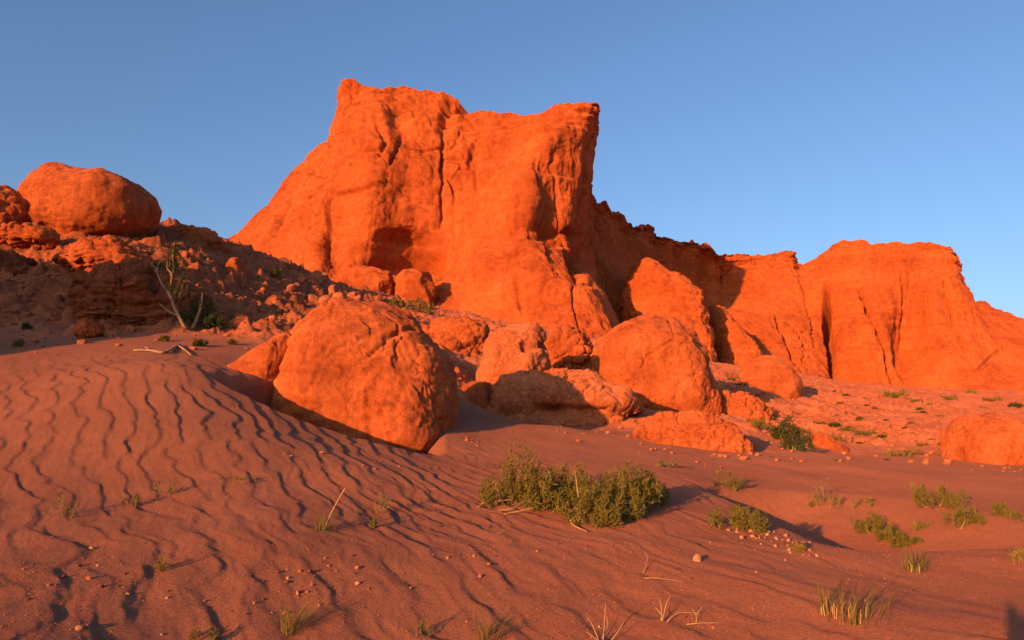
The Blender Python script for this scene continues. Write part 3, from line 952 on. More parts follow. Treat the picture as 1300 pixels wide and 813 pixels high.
# ---------------------------------------------------------------- boulders
rock('boulder', 'huge rounded orange boulder sunk behind the lip of the rippled dune', 'boulder',
     [(338, 505), (346, 468), (362, 438), (383, 412), (405, 397), (430, 386), (460, 383), (490, 392), (515, 410), (535, 435), (552, 455), (568, 485), (577, 520), (578, 555), (568, 582), (545, 600), (500, 620), (440, 620), (380, 590), (347, 545)],
     14.0, 1.7, sub=7, seed=1, p=0.66, rough=0.75, crack=0.9, pit=0.35, chips=9, chip=0.05,
     cuts=[((488, 505), (490, 560), 0.030, 0.07), ((385, 435), (430, 405), 0.03, 0.05), ((440, 395), (442, 420), 0.02, 0.05), ((520, 430), (490, 462), 0.03, 0.06), ((530, 425), (505, 440), 0.05, 0.07), ((490, 460), (480, 470), 0.02, 0.03), ((400, 470), (392, 490), 0.02, 0.04)])
rock('rock_slab', 'wedge of orange rock leaning against the huge boulder, its point in the sand', 'rock',
     [(232, 502), (264, 482), (300, 461), (335, 439), (360, 423), (374, 424), (370, 448), (354, 478), (343, 515), (338, 570), (300, 590), (246, 570)], 13.3, 0.5, sub=6, seed=2, p=0.62, rough=1.2, crack=0.8)
rock('boulder', 'upright lump of pale orange rock with a dark hollow near its top', 'boulder',
     [(608, 550), (607, 500), (609, 470), (613, 445), (622, 424), (645, 414), (678, 413), (694, 428), (698, 450), (704, 480), (705, 520), (690, 560)], 20.6, 1.15, mat='pale', sub=6, seed=3, p=0.8, rough=1.1, crack=0.5, lumps=0.35, pit=1.0,
     cuts=[((664, 446), (698, 440), 0.12, 0.26)])
rock('rock_slab', 'low pebbly slab with a shaded front, lying below the upright pale lump', 'rock',
     [(610, 560), (612, 515), (625, 494), (660, 472), (700, 466), (740, 472), (790, 494), (814, 506), (822, 520), (812, 534), (770, 556), (700, 565)], 19.8, 1.25, mat='pale', sub=7, seed=4, p=0.75, rough=1.5, crack=1.0, lumps=0.2, pit=1.0, chips=12, chip=0.09,
     cuts=[((628, 528), (700, 522), 0.20, 0.38), ((700, 522), (800, 530), 0.20, 0.42)])
rock('rock', 'small orange rock half buried between the huge boulder and the pale lump', 'rock',
     [(572, 510), (580, 494), (600, 486), (618, 484), (622, 510), (620, 540), (575, 540)], 19.6, 0.5, sub=5, seed=5, rough=1.1)
rock('boulder', 'smooth dome-shaped orange boulder split by a curving crack, right of the pale slab', 'boulder',
     [(748, 475), (757, 448), (768, 428), (788, 412), (815, 404), (850, 409), (876, 425), (888, 450), (896, 480), (905, 510), (907, 535), (890, 560), (830, 560), (770, 530)], 24.0, 2.0, sub=7, seed=6, p=0.66, rough=0.7, crack=0.8, chips=4, chip=0.03,
     cuts=[((808, 460), (840, 440), 0.035, 0.10), ((840, 440), (842, 410), 0.03, 0.05), ((842, 510), (846, 490), 0.05, 0.14), ((860, 420), (888, 465), 0.04, 0.08), ((808, 460), (802, 475), 0.03, 0.08)])
rock('rock_slab', 'flat-topped orange slab in the sand below the dome-shaped boulder', 'rock',
     [(795, 560), (806, 544), (826, 530), (860, 524), (905, 526), (930, 534), (944, 556), (956, 574), (962, 592), (950, 612), (880, 612), (820, 600)], 15.4, 0.75, sub=7, seed=7, p=0.72, rough=2.0, crack=0.8, lumps=0.35, pit=1.2, chips=14, chip=0.12)
rock('rock_outcrop', 'crumbly outcrop with a round hollow, between the huge boulder and the pale lump', 'rock outcrop',
     [(520, 445), (535, 416), (560, 404), (590, 404), (612, 412), (622, 440), (620, 475), (580, 490), (535, 478)], 26.0, 1.2, mat='rock', sub=6, seed=8, rough=1.4, crack=0.6, lumps=0.8, strata=0.6, pit=1.0)
rock('rock_outcrop', 'ragged crumbling knob with dark broken right side, behind the pale slab', 'rock outcrop',
     [(688, 470), (692, 432), (702, 418), (722, 414), (738, 420), (752, 432), (756, 455), (752, 485), (700, 485)], 24.5, 0.9, mat='rock', sub=6, seed=9, rough=1.5, crack=0.5, lumps=1.3, pit=1.5)
rock('rock_outcrop', 'broken knobbly outcrop beside the flat-topped slab, above a dark green bush', 'rock outcrop',
     [(890, 530), (896, 500), (915, 496), (945, 502), (968, 512), (982, 528), (978, 548), (940, 560), (900, 555)], 24.0, 1.0, mat='rock', sub=6, seed=10, rough=1.3, crack=0.6, lumps=1.0)
rock('boulder', 'smooth orange boulder alone on the slope, casting a round grey shadow', 'boulder',
     [(936, 485), (948, 465), (968, 452), (985, 452), (1002, 468), (1011, 485), (1014, 505), (1000, 525), (950, 515)], 36.0, 1.6, sub=5, seed=11, p=0.8, rough=0.6, crack=0.5)
rock('boulder', 'blunt orange boulder cut off by the right edge, at the back of the sand flat', 'boulder',
     [(1209, 614), (1213, 576), (1215, 542), (1224, 530), (1251, 528), (1285, 537), (1318, 548), (1347, 571), (1349, 619)], 17.5, 1.3, sub=6, seed=12, p=0.6, rough=0.9, crack=0.8,
     cuts=[((1252, 530), (1238, 590), 0.05, 0.10)])
rock('boulder', 'big round boulder perched on the hill crest against the sky', 'boulder',
     [(34, 266), (44, 248), (64, 232), (86, 223), (108, 220), (142, 223), (168, 229), (184, 244), (191, 264), (184, 288), (165, 304), (110, 312), (58, 300)], 26.5, 2.1, sub=6, seed=13, p=0.66, chips=3, chip=0.03, rough=0.9, crack=0.9, pit=0.4)
rock('boulder', 'broken boulder at the left edge of the hill crest', 'boulder',
     [(-50, 262), (-20, 240), (8, 236), (24, 244), (36, 258), (42, 275), (20, 296), (-40, 296)], 25.0, 1.1, sub=6, seed=14, rough=1.3, crack=0.9, lumps=0.7)
rock('rock', 'low rock on the crest tucked behind the big round boulder', 'rock', [(176, 300), (184, 286), (198, 283), (212, 290), (220, 306), (200, 318), (178, 315)], 30.0, 0.7, sub=5, seed=15, rough=1.2, lumps=0.4)
rock('rock', 'flat broken rock on the crest where the hill meets the sky', 'rock', [(200, 312), (214, 294), (240, 286), (262, 291), (276, 298), (288, 314), (270, 328), (215, 326)], 30.5, 0.9, sub=5, seed=16, rough=1.4, lumps=0.8, strata=0.6)
rock('rock', 'small pointed rock standing upright on the shaded slope', 'rock', [(282, 356), (288, 338), (295, 327), (302, 327), (308, 340), (313, 356), (298, 366)], 28.0, 0.5, sub=5, seed=17, rough=1.2, crack=0.5)
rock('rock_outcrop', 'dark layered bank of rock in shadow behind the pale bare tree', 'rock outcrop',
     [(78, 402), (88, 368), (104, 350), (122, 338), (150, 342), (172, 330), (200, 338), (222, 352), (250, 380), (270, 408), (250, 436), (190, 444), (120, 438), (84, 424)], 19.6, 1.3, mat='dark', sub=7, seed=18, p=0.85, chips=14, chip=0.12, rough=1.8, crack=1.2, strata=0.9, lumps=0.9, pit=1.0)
rock('rock_outcrop', 'sunlit crumbling ledge between the dark bank and the big round boulder', 'rock outcrop',
     [(66, 334), (90, 316), (124, 306), (160, 310), (184, 322), (194, 342), (178, 354), (120, 352)], 22.0, 1.0, mat='rock', sub=6, seed=19, rough=1.4, crack=0.5, strata=1.0, lumps=0.8)
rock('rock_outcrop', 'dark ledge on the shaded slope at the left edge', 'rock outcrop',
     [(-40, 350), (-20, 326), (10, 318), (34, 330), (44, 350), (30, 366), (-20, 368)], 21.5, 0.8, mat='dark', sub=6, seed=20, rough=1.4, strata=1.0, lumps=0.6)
rock('rock_outcrop', 'rubbly sunlit ledge in front of the broken boulder at the left edge of the crest', 'rock outcrop',
     [(-40, 302), (0, 290), (36, 288), (66, 296), (84, 306), (60, 318), (10, 320)], 23.8, 0.8, mat='rock', sub=6, seed=29, rough=1.8, crack=1.0, strata=0.9, lumps=1.2, chips=14, chip=0.15)
rock('rock_outcrop', 'low rubbly ledge on the slope just below the left end of the main cliff', 'rock outcrop',
     [(318, 352), (340, 334), (372, 338), (400, 352), (412, 372), (370, 378), (330, 372)], 38.0, 1.2, mat='rock', sub=6, seed=30, rough=1.6, crack=0.8, strata=0.6, lumps=1.0)
rock('rock', 'knobbly red rock on the sunlit sand below the dark bank', 'rock', [(96, 420), (102, 408), (116, 405), (127, 411), (130, 424), (116, 432), (100, 430)], 16.3, 0.32, sub=5, seed=25, rough=1.4, lumps=1.2)
rock('rock_block', 'wide squarish block at the foot of the cliff under its dark hollow', 'rock', [(424, 372), (434, 346), (470, 340), (497, 345), (502, 365), (496, 392), (440, 395)], 47.6, 1.6, mat='cliff', sub=6, seed=26, p=0.42, chips=12, chip=0.12, rough=1.3, crack=0.7)
rock('rock_block', 'narrower upright block at the foot of the cliff, beside the wide squarish one', 'rock', [(503, 372), (507, 348), (528, 342), (546, 347), (553, 366), (550, 402), (508, 398)], 47.0, 1.4, mat='cliff', sub=6, seed=27, p=0.42, chips=12, chip=0.12, rough=1.3, crack=0.5)
rock('rock', 'low tan hump of rock at the tip of the slab shadow on the sand', 'rock', [(1026, 565), (1034, 551), (1046, 550), (1062, 560), (1078, 574), (1074, 588), (1036, 584)], 19.0, 0.45, sub=5, seed=28, rough=0.8, crack=0.4)

# ---------------------------------------------------------------- loose stones
rnd = random.Random(5)


def stone_mesh(seed, mat):
    v, f = ico(3)
    rs = np.random.RandomState(seed)
    p = v * np.array([1.0, 0.85, 0.68])
    for _ in range(8):                                  # knock flat faces off it
        n = rs.normal(size=3)
        n /= np.linalg.norm(n)
        h = rs.uniform(0.42, 0.74)
        e = np.maximum(p @ n - h, 0)
        p = p - e[:, None] * n
    p = p + vnormals(p, f) * (0.04 * fbm(p * 2.5 + seed, 4, 0.6))[:, None]
    me = bpy.data.meshes.new('stone')
    o = mesh_obj('stone', p, f, M[mat], smooth=True)
    me = o.data
    bpy.data.objects.remove(o)
    return me


STONES = {m: [stone_mesh(100 + 7 * k + 50 * i, m) for k in range(5)] for i, m in enumerate(('stone', 'pebble_pale', 'pebble_dark'))}


def stone(px, py, w, mat, label, cat='stone', group=None, name='stone', tall=1.0, at=None):
    """a stone W pixels wide on the ground at px, py"""
    q = G(px, py) if at is None else at
    r = w / F * q[1] / 2
    o = bpy.data.objects.new(name, rnd.choice(STONES[mat]))
    COL.objects.link(o)
    o.scale = (r, r * rnd.uniform(0.8, 1.1), r * rnd.uniform(0.75, 1.1) * tall)
    o.rotation_euler = (rnd.uniform(-0.3, 0.3), rnd.uniform(-0.3, 0.3), rnd.uniform(0, 6.28))
    o.location = (q[0], q[1], q[2] + 0.28 * o.scale[2])
    return tag(o, label, cat, group)


def clear_of(q, spots):
    return all((q[0] - x) ** 2 + (q[1] - y) ** 2 > r * r for x, y, r in spots)


stone(886, 713, 15, 'pebble_pale', 'single pale angular stone on the sand below the pair of cushion shrubs', tall=1.3)
stone(1022, 548, 17, 'stone', 'orange stone on the sand just left of the low tan hump', group=None)
for k in range(46):                                      # the pale patch below the two small shrubs
    t = rnd.random()
    px, py = 930 + 105 * t + rnd.gauss(0, 9), 672 + 30 * t + rnd.gauss(0, 6.5)
    stone(px, py, rnd.choice([3, 3.5, 4, 5, 6, 7]), 'pebble_pale', 'small pale pebble in the gravelly patch below the cushion shrub pair', 'pebble', 'pale pebbles in a patch on the sand', 'pebble')
for k in range(46):
    px, py = rnd.uniform(560, 1010), rnd.uniform(690, 805)
    stone(px, py, rnd.choice([2.5, 3, 3, 4, 5]), rnd.choice(['pebble_pale', 'stone', 'pebble_dark']), 'tiny pebble lying loose on the foreground sand right of centre', 'pebble', 'tiny pebbles on the sand right of centre', 'pebble')
for cx, cy, sx, sy, n in ((365, 750, 30, 22, 26), (60, 735, 40, 14, 16), (150, 715, 30, 10, 8), (430, 720, 50, 25, 14), (560, 720, 60, 30, 14), (200, 770, 70, 25, 10)):
    for k in range(n):
        stone(rnd.gauss(cx, sx), min(808, rnd.gauss(cy, sy)), rnd.choice([3, 3, 4, 5, 6, 8]), rnd.choice(['stone', 'pebble_dark', 'pebble_dark', 'pebble_pale']), 'small reddish pebble lying between the ripples of the foreground sand', 'pebble', 'reddish pebbles among the ripples', 'pebble')
stone(100, 800, 12, 'pebble_pale', 'pale pebble alone on the sand in the bottom left corner', 'pebble', name='pebble')
for px, py, w, la in ((42, 436, 12, 'orange stone at the far left of the sunlit sand strip'), (66, 408, 14, 'dark red stone at the edge of the shade below the left hill'), (140, 428, 13, 'orange stone lying just right of the knobbly red rock'),
                      (166, 423, 16, 'reddish stone at the foot of the dark layered bank'), (150, 440, 9, 'small stone in front of the reddish stone below the dark bank'), (104, 437, 14, 'flat brown stone below the knobbly red rock'), (8, 398, 14, 'bright orange stone in shade at the left edge'),
                      (36, 400, 9, 'small bright stone in shade next to the left edge'), (62, 425, 9, 'small pale stone on the sunlit strip of sand'), (245, 444, 11, 'tan stone beside the fallen pale branch')):
    stone(px, py, w, 'stone', la)
for k in range(26):
    stone(rnd.uniform(0, 330), rnd.uniform(424, 452), rnd.choice([3, 4, 5, 6]), 'stone', 'small stone on the sunlit sand strip below the left hill', 'stone', 'stones on the sand strip below the hill')
for k in range(125):
    px, py = rnd.uniform(-5, 400), rnd.uniform(292, 415)
    if py < 300 + 0.12 * px - 10 or (65 < px < 250 and py > 330):
        continue
    q = G(px, py, 15)
    stone(px, py, rnd.choice([3, 4, 4, 5, 6, 8, 10, 14]), 'stone', 'rough stone on the rubbly left hillside', 'stone', 'stones on the left hillside', at=q)
for px, py, w, la in ((402, 352, 20, 'upper stone of the rubble at the cliff foot, left of the wide block'), (384, 358, 26, 'wide stone at the left end of the rubble heap'), (424, 372, 24, 'pale tilted stone in the middle of the rubble heap'), (432, 386, 34, 'largest stone of the rubble heap behind the huge boulder'),
                      (415, 386, 24, 'pale smooth stone peeping over the huge boulder'), (448, 376, 20, 'stone at the right end of the rubble heap'), (372, 366, 18, 'low stone at the lower left of the rubble heap'), (534, 388, 22, 'rounded stone in front of the narrow upright block'), (505, 386, 16, 'stone between the two blocks at the cliff foot'), (396, 380, 22, 'dark stone in the hollow of the rubble heap')):
    stone(px, py, w, 'stone', la, tall=1.1, at=G(px, py + 3, 20))
for k in range(60):
    px, py = rnd.uniform(360, 560), 0
    py = rnd.gauss(378, 13) + (px - 450) * 0.10
    stone(px, py, rnd.choice([4, 5, 6, 8, 10, 12]), 'stone', 'loose stone of the rubble between the huge boulder and the cliff', 'stone', 'rubble between the huge boulder and the cliff', at=G(px, py, 20))
for k in range(150):
    px = rnd.uniform(890, 1300)
    py = rnd.uniform(488 + max(0, (px - 1000) * 0.1), 588)
    if px > 1195 and py > 520:
        continue
    stone(px, py, rnd.choice([3, 3, 4, 5, 6, 8, 11]), 'stone', 'small stone on the rubble slope below the long right cliff', 'stone', 'stones on the slope below the right cliff', at=G(px, py, 14))
for px, py, w, la in ((1130, 577, 14, 'pale stone at the bottom of the slope, left of a long olive tuft'), (1175, 590, 11, 'flat pale stone at the bottom edge of the slope'), (1203, 590, 14, 'pale stone touching the blunt boulder at the right edge'), (1092, 562, 13, 'orange stone above the tan hump on the slope')):
    stone(px, py, w, 'stone', la, at=G(px, py, 12))



for x0, x1, y0, y1, n in ((560, 620, 540, 575, 8), (690, 800, 545, 560, 10), (800, 950, 560, 612, 12), (900, 1010, 545, 575, 16), (1200, 1300, 588, 600, 8), (340, 560, 575, 600, 8)):
    for k in range(n):
        t = rnd.random()
        px, py = x0 + (x1 - x0) * t, y0 + (y1 - y0) * t + rnd.gauss(0, 4)
        stone(px, py, rnd.choice([3, 3, 4, 5, 7]), 'stone', 'small fragment lying on the sand at the foot of the boulders', 'stone', 'fragments at the foot of the boulders', at=G(px, py, 8))


def build_gravel():
    rs = np.random.RandomState(77)
    octa = np.array([(1, 0, 0), (0, 1, 0), (-1, 0, 0), (0, -1, 0), (0, 0, 0.8), (0, 0, -0.5)], float)
    face = np.array([(0, 1, 4), (1, 2, 4), (2, 3, 4), (3, 0, 4), (1, 0, 5), (2, 1, 5), (3, 2, 5), (0, 3, 5)])
    vs, fs, n = [], [], 0
    ang, rad, z = _GG
    while n < 15000:
        y = 4.2 + 6 * rs.rand() ** 1.3 if n < 6000 else 13 + 45 * rs.rand() ** 1.4
        x = y * rs.uniform(-0.72, 0.72)
        c = perlin(np.array([[x * 0.8, y * 0.8, 3.0]]))[0]
        if n < 6000:
            if c < 0.05 + 0.5 * rs.rand() - 0.25:
                continue
            r = 0.003 + 0.008 * rs.rand() ** 3
        else:
            if talus_mask(np.array([[x]]), np.array([[y]]))[0, 0] < 0.4 or c < rs.uniform(-0.6, 0.4):
                continue
            r = (0.02 + 0.10 * rs.rand() ** 4) * (0.6 + y / 60)
        a = rs.uniform(0, 6.28)
        o = octa * r * rs.uniform(0.6, 1.2, (6, 1)) * np.array([1, 1, rs.uniform(0.5, 1)])
        ca, sa = math.cos(a), math.sin(a)
        o = np.stack([o[:, 0] * ca - o[:, 1] * sa, o[:, 0] * sa + o[:, 1] * ca, o[:, 2]], 1)
        vs.append(o + np.array([x, y, gz(x, y) + 0.2 * r]))
        fs.append(face + 6 * n)
        n += 1
    o = mesh_obj('gravel', np.concatenate(vs), np.concatenate(fs), M['stone'], smooth=False)
    tag(o, 'fine loose grit strewn over the sand and the rubble slopes', kind='stuff')


build_gravel()

# ---------------------------------------------------------------- plants
def tube(pts, r0, r1, sides=6):
    pts = np.asarray(pts, float)
    n = len(pts)
    t = np.gradient(pts, axis=0)
    t /= np.maximum(np.linalg.norm(t, axis=1), 1e-9)[:, None]
    a = np.cross(t, [0.31, 0.2, 0.93])
    a /= np.maximum(np.linalg.norm(a, axis=1), 1e-9)[:, None]
    b = np.cross(t, a)
    th = np.linspace(0, 2 * math.pi, sides, endpoint=False)
    rr = np.linspace(r0, r1, n)
    v = (pts[:, None] + rr[:, None, None] * (np.cos(th)[None, :, None] * a[:, None] + np.sin(th)[None, :, None] * b[:, None])).reshape(-1, 3)
    f = [[i * sides + j, i * sides + (j + 1) % sides, (i + 1) * sides + (j + 1) % sides, (i + 1) * sides + j] for i in range(n - 1) for j in range(sides)]
    f.append(list(range(sides))[::-1])
    f.append([(n - 1) * sides + j for j in range(sides)])
    return v, f


def join(parts):
    vs, fs, o = [], [], 0
    for v, f in parts:
        vs.append(v)
        fs += [[i + o for i in q] for q in f]
        o += len(v)
    return np.concatenate(vs), fs


def smooth_line(pts, n):
    pts = np.asarray(pts, float)
    return catmull(pts, np.linspace(0, len(pts) - 1, n))


def leaf_mesh(base, d, ln, wd, rs):
    """a slim diamond leaf for every base point"""
    d = d / np.maximum(np.linalg.norm(d, axis=1), 1e-9)[:, None]
    s = np.cross(d, rs.normal(size=d.shape))
    s /= np.maximum(np.linalg.norm(s, axis=1), 1e-9)[:, None]
    m = base + d * (ln * 0.45)[:, None]
    v = np.stack([base, m + s * wd[:, None], base + d * ln[:, None], m - s * wd[:, None]], 1).reshape(-1, 3)
    k = np.arange(len(base))[:, None] * 4 + np.arange(4)[None]
    return v, k


def bush_parts(seed, spots, leaf=(0.035, 0.07), width=0.006, per=70, droop=0.25):
    """foliage and twig lines for a bush; SPOTS: (x, y, z, spread radius, height, number of stems)"""
    rs = np.random.RandomState(seed)
    B, D, L = [], [], []
    lines = []
    for x, y, z, r, h, n in spots:
        for k in range(n):
            az, u = rs.uniform(0, 2 * math.pi), math.sqrt(rs.uniform())
            tip = np.array([x + r * u * math.cos(az), y + r * u * math.sin(az) * 0.8, z + h * (1 - 0.55 * u ** 2) * rs.uniform(0.45, 1.2)])
            root = np.array([x + 0.35 * r * u * math.cos(az), y + 0.3 * r * u * math.sin(az), z - 0.04])
            mid = root * 0.45 + tip * 0.55 + np.array([0.18 * r * math.cos(az), 0.18 * r * math.sin(az), -droop * h * u * 0.4]) + rs.normal(size=3) * 0.06 * h
            ln = smooth_line([root, mid, tip], 9)
            lines.append(ln)
            t = rs.uniform(0.22, 1.0, per) ** 0.75
            i = t * 8
            j = np.clip(i.astype(int), 0, 7)
            p = ln[j] * (1 - (i - j))[:, None] + ln[j + 1] * (i - j)[:, None]
            dr = ln[np.minimum(j + 1, 8)] - ln[j]
            dr /= np.maximum(np.linalg.norm(dr, axis=1), 1e-9)[:, None]
            off = rs.normal(size=(per, 3)) * 0.05 * h
            B.append(p + off)
            D.append(dr * 0.7 + rs.normal(size=(per, 3)) * 0.75 + np.array([0, 0, 0.2]))
            L.append(rs.uniform(leaf[0], leaf[1], per))
    B, D, L = np.concatenate(B), np.concatenate(D), np.concatenate(L)
    v, f = leaf_mesh(B, D, L, np.full(len(L), width) * rs.uniform(0.7, 1.3, len(L)), rs)
    return (v, f), lines, rs


def bush(name, label, cat, at, seed, spots, stems=3, mat='leaf', group=None, stem_r=0.006, low=(), **kw):
    """a thing: foliage and some visible stems; SPOTS relative to AT"""
    o = empty(name, at)
    tag(o, label, cat, group)
    (v, f), lines, rs = bush_parts(seed, spots, **kw)
    tw = [tube(q, 0.0036, 0.0014, 3) for q in lines[::2]]
    tv, tf = join(tw)
    fo = mesh_obj('foliage', v, f.astype(np.int32), M[mat], o, smooth=False)
    mesh_obj('twigs', tv, tf, M['bark'], o)
    for k in range(stems):
        q = lines[rs.randint(len(lines))][:7]
        tv, tf = tube(q + rs.normal(size=3) * 0.01, stem_r, stem_r * 0.5, 5)
        mesh_obj('stem', tv, tf, M['straw'], o)
    for q in low:
        tv, tf = tube(smooth_line(q, 10), stem_r * 1.3, stem_r * 0.5, 5)
        mesh_obj('stem', tv, tf, M['straw'], o)
    return o


def rel(px, py, at, dy=0.0, up=0.0):
    """offset from AT of the ground point shown at px, py"""
    q = G(px, py)
    return (q[0] - at[0], q[1] - at[1] + dy, q[2] - at[2] + up)


def pxm(at):
    return at[1] / F


# the large bush in the middle of the sand
A = G(722, 650)
k_ = pxm(A)


def spot(px, py, w, h, n):
    x, y, z = rel(px, py, A)
    return (x, y, z, w * k_, h * k_, n)


spots = [spot(640, 640, 32, 40, 16), spot(672, 642, 40, 62, 24), spot(664, 640, 18, 112, 9), spot(705, 642, 42, 52, 22), spot(735, 642, 42, 50, 22), spot(745, 660, 36, 28, 14), spot(775, 650, 42, 40, 20),
         spot(800, 645, 40, 52, 30), spot(825, 640, 34, 42, 22), spot(790, 664, 38, 34, 20), spot(760, 664, 34, 34, 18), spot(690, 650, 30, 40, 16)]


def low_stem(*pts):
    out = []
    for px, py, up in pts:
        x, y, z = rel(px, py, A)
        out.append((x, y - 0.03, z + up * k_))
    return out


low = [low_stem((665, 640, 6), (640, 644, 8), (612, 642, 3)), low_stem((662, 636, 10), (632, 640, 10), (606, 646, 1)), low_stem((672, 642, 10), (650, 652, 6), (632, 650, 2)), low_stem((690, 646, 6), (670, 652, 5), (640, 654, 1)),
       low_stem((735, 655, 14), (722, 662, 6), (730, 672, 2)), low_stem((742, 660, 10), (724, 668, 4), (745, 676, 1)), low_stem((800, 658, 12), (770, 650, 16), (742, 646, 18)), low_stem((820, 655, 10), (800, 664, 10), (770, 660, 14)),
       low_stem((660, 640, 4), (660, 640, 30), (662, 640, 52)), low_stem((735, 652, 8), (733, 652, 30), (730, 650, 50)), low_stem((690, 648, 10), (700, 648, 34), (696, 648, 48)), low_stem((760, 655, 14), (790, 660, 20), (815, 655, 12))]
bush('shrub', 'large spreading olive green bush with dry stems at its foot, alone on the sand', 'shrub', A, 1, spots, stems=22, per=64, low=low, leaf=(0.04, 0.085), width=0.0065, stem_r=0.007)

# small shrubs, each with a label of its own
for k, (px, py, w, h, n, mat, la) in enumerate((
        (926, 670, 44, 26, 26, 'leaf', 'left one of a pair of green cushion shrubs on the lip of the dune'),
        (957, 676, 42, 26, 26, 'leaf', 'right one of a pair of green cushion shrubs on the lip of the dune'),
        (1201, 643, 62, 26, 30, 'leaf', 'widest olive shrub on the sand flat at the right, rounded on top'),
        (1224, 668, 46, 26, 22, 'leaf', 'loose olive shrub just in front of the widest one on the right'),
        (1270, 656, 26, 14, 14, 'leaf', 'small low shrub near the right edge of the sand flat'),
        (1099, 677, 40, 24, 22, 'leaf', 'leftmost shrub of a straggling row on the right sand flat'),
        (1128, 688, 38, 20, 22, 'leaf', 'middle shrub of a straggling row on the right sand flat'),
        (1150, 694, 34, 18, 18, 'leaf', 'low shrub at the end of a straggling row on the right sand flat'),
        (1164, 672, 40, 10, 12, 'leaf_dry', 'flat thin shrub behind the straggling row on the right'),
        (926, 624, 40, 20, 12, 'leaf', 'thin low shrub on the dune behind the cushion shrub pair'),
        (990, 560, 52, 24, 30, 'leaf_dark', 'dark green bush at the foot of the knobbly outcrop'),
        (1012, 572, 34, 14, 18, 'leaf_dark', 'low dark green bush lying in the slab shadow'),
        (968, 548, 34, 20, 16, 'leaf', 'olive bush growing up against the knobbly outcrop'),
        (1012, 700, 20, 8, 8, 'leaf_dry', 'wispy dry shrub below the gravelly patch'),
        (1298, 715, 22, 22, 12, 'leaf_dry', 'dry straw coloured shrub cut by the right edge'))):
    A2 = G(px, py)
    s = pxm(A2)
    sp = [(rnd.uniform(-0.3, 0.3) * w * s, rnd.uniform(-0.2, 0.2) * w * s, 0, w * s * 0.36, h * s * rnd.uniform(0.8, 1.1), max(3, int(n * 0.31))) for _ in range(3)]
    lf = max(0.03, 4.2 * s)
    bush('shrub', la, 'shrub', A2, 40 + k, sp, stems=3, mat=mat, per=44, leaf=(lf, lf * 1.9), width=max(0.005, 0.55 * s), stem_r=max(0.005, 0.6 * s))

for k, (px, py, w, h, n, mat, la) in enumerate((
        (80, 655, 42, 26, 8, 'leaf', 'thin green sprig on the rippled sand at the left'),
        (166, 643, 26, 14, 6, 'leaf', 'tiny green sprig right of the thin sprig on the ripples'),
        (207, 632, 34, 24, 5, 'leaf_dry', 'wispy yellowish sprig on the rippled sand left of centre'),
        (208, 724, 28, 14, 8, 'leaf', 'flat green sprig by a dark ripple hollow'),
        (485, 652, 24, 26, 7, 'leaf_dry', 'upright yellow sprig between ripples near the centre'),
        (476, 672, 12, 10, 5, 'leaf', 'tiny green sprig just below the upright yellow one'),
        (535, 808, 14, 26, 5, 'leaf', 'narrow green sprig at the bottom edge'),
        (260, 812, 36, 12, 10, 'leaf', 'low green sprig at the bottom edge on the left'),
        (1050, 648, 40, 22, 8, 'leaf_dry', 'sparse feathery plant on the flat behind the gravelly patch'),
        (1045, 638, 22, 30, 4, 'leaf_dry', 'tall thin feathery plant behind the sparse one'),
        (1095, 645, 30, 16, 6, 'leaf_dry', 'sparse dry plant above the straggling shrub row'),
        (1162, 630, 16, 18, 5, 'leaf_dry', 'thin upright plant left of the widest olive shrub'),
        (845, 594, 30, 8, 7, 'leaf_dry', 'flat dry plant on the dune behind the large bush'),
        (300, 612, 60, 6, 8, 'leaf_dry', 'flat dry plant lying across the ripples'),
        (1290, 662, 18, 12, 6, 'leaf', 'tiny plant at the right edge of the flat'))):
    A2 = G(px, py)
    s = pxm(A2)
    sp = [(0, 0, 0, w * s * 0.5, h * s, n)]
    bush('herb', la, 'plant', A2, 70 + k, sp, stems=1, mat=mat, per=20, leaf=(max(0.02, 4 * s), max(0.035, 7 * s)), width=max(0.0035, 0.55 * s), stem_r=0.003)


def blades(seed, n, r, h, lean=0.5, spread=0.9, wd=0.0035, bias=(0.25, 0.1)):
    rs = np.random.RandomState(seed)
    vs, fs, o = [], [], 0
    for k in range(n):
        az = rs.uniform(0, 2 * math.pi)
        u = r * math.sqrt(rs.uniform())
        b = np.array([u * math.cos(az), u * math.sin(az), -0.02])
        out = np.array([math.cos(az), math.sin(az), 0]) * spread * rs.uniform(0.2, 1) + np.array([bias[0], bias[1], 0]) + rs.normal(size=3) * 0.15
        L = h * rs.uniform(0.55, 1.15)
        t = np.linspace(0, 1, 7)[:, None]
        cv = b + np.array([0, 0, 1]) * (L * (t - 0.30 * lean * t ** 2.2)) + out * (L * lean * t ** 2)
        sd = np.cross(out, [0, 0, 1])
        sd = sd / max(np.linalg.norm(sd), 1e-6)
        w = wd * (1 - t ** 2 * 0.9)
        v = np.stack([cv + sd * w, cv - sd * w], 1).reshape(-1, 3)
        vs.append(v)
        fs += [[o + 2 * i, o + 2 * i + 1, o + 2 * i + 3, o + 2 * i + 2] for i in range(6)]
        o += len(v)
    return np.concatenate(vs), fs


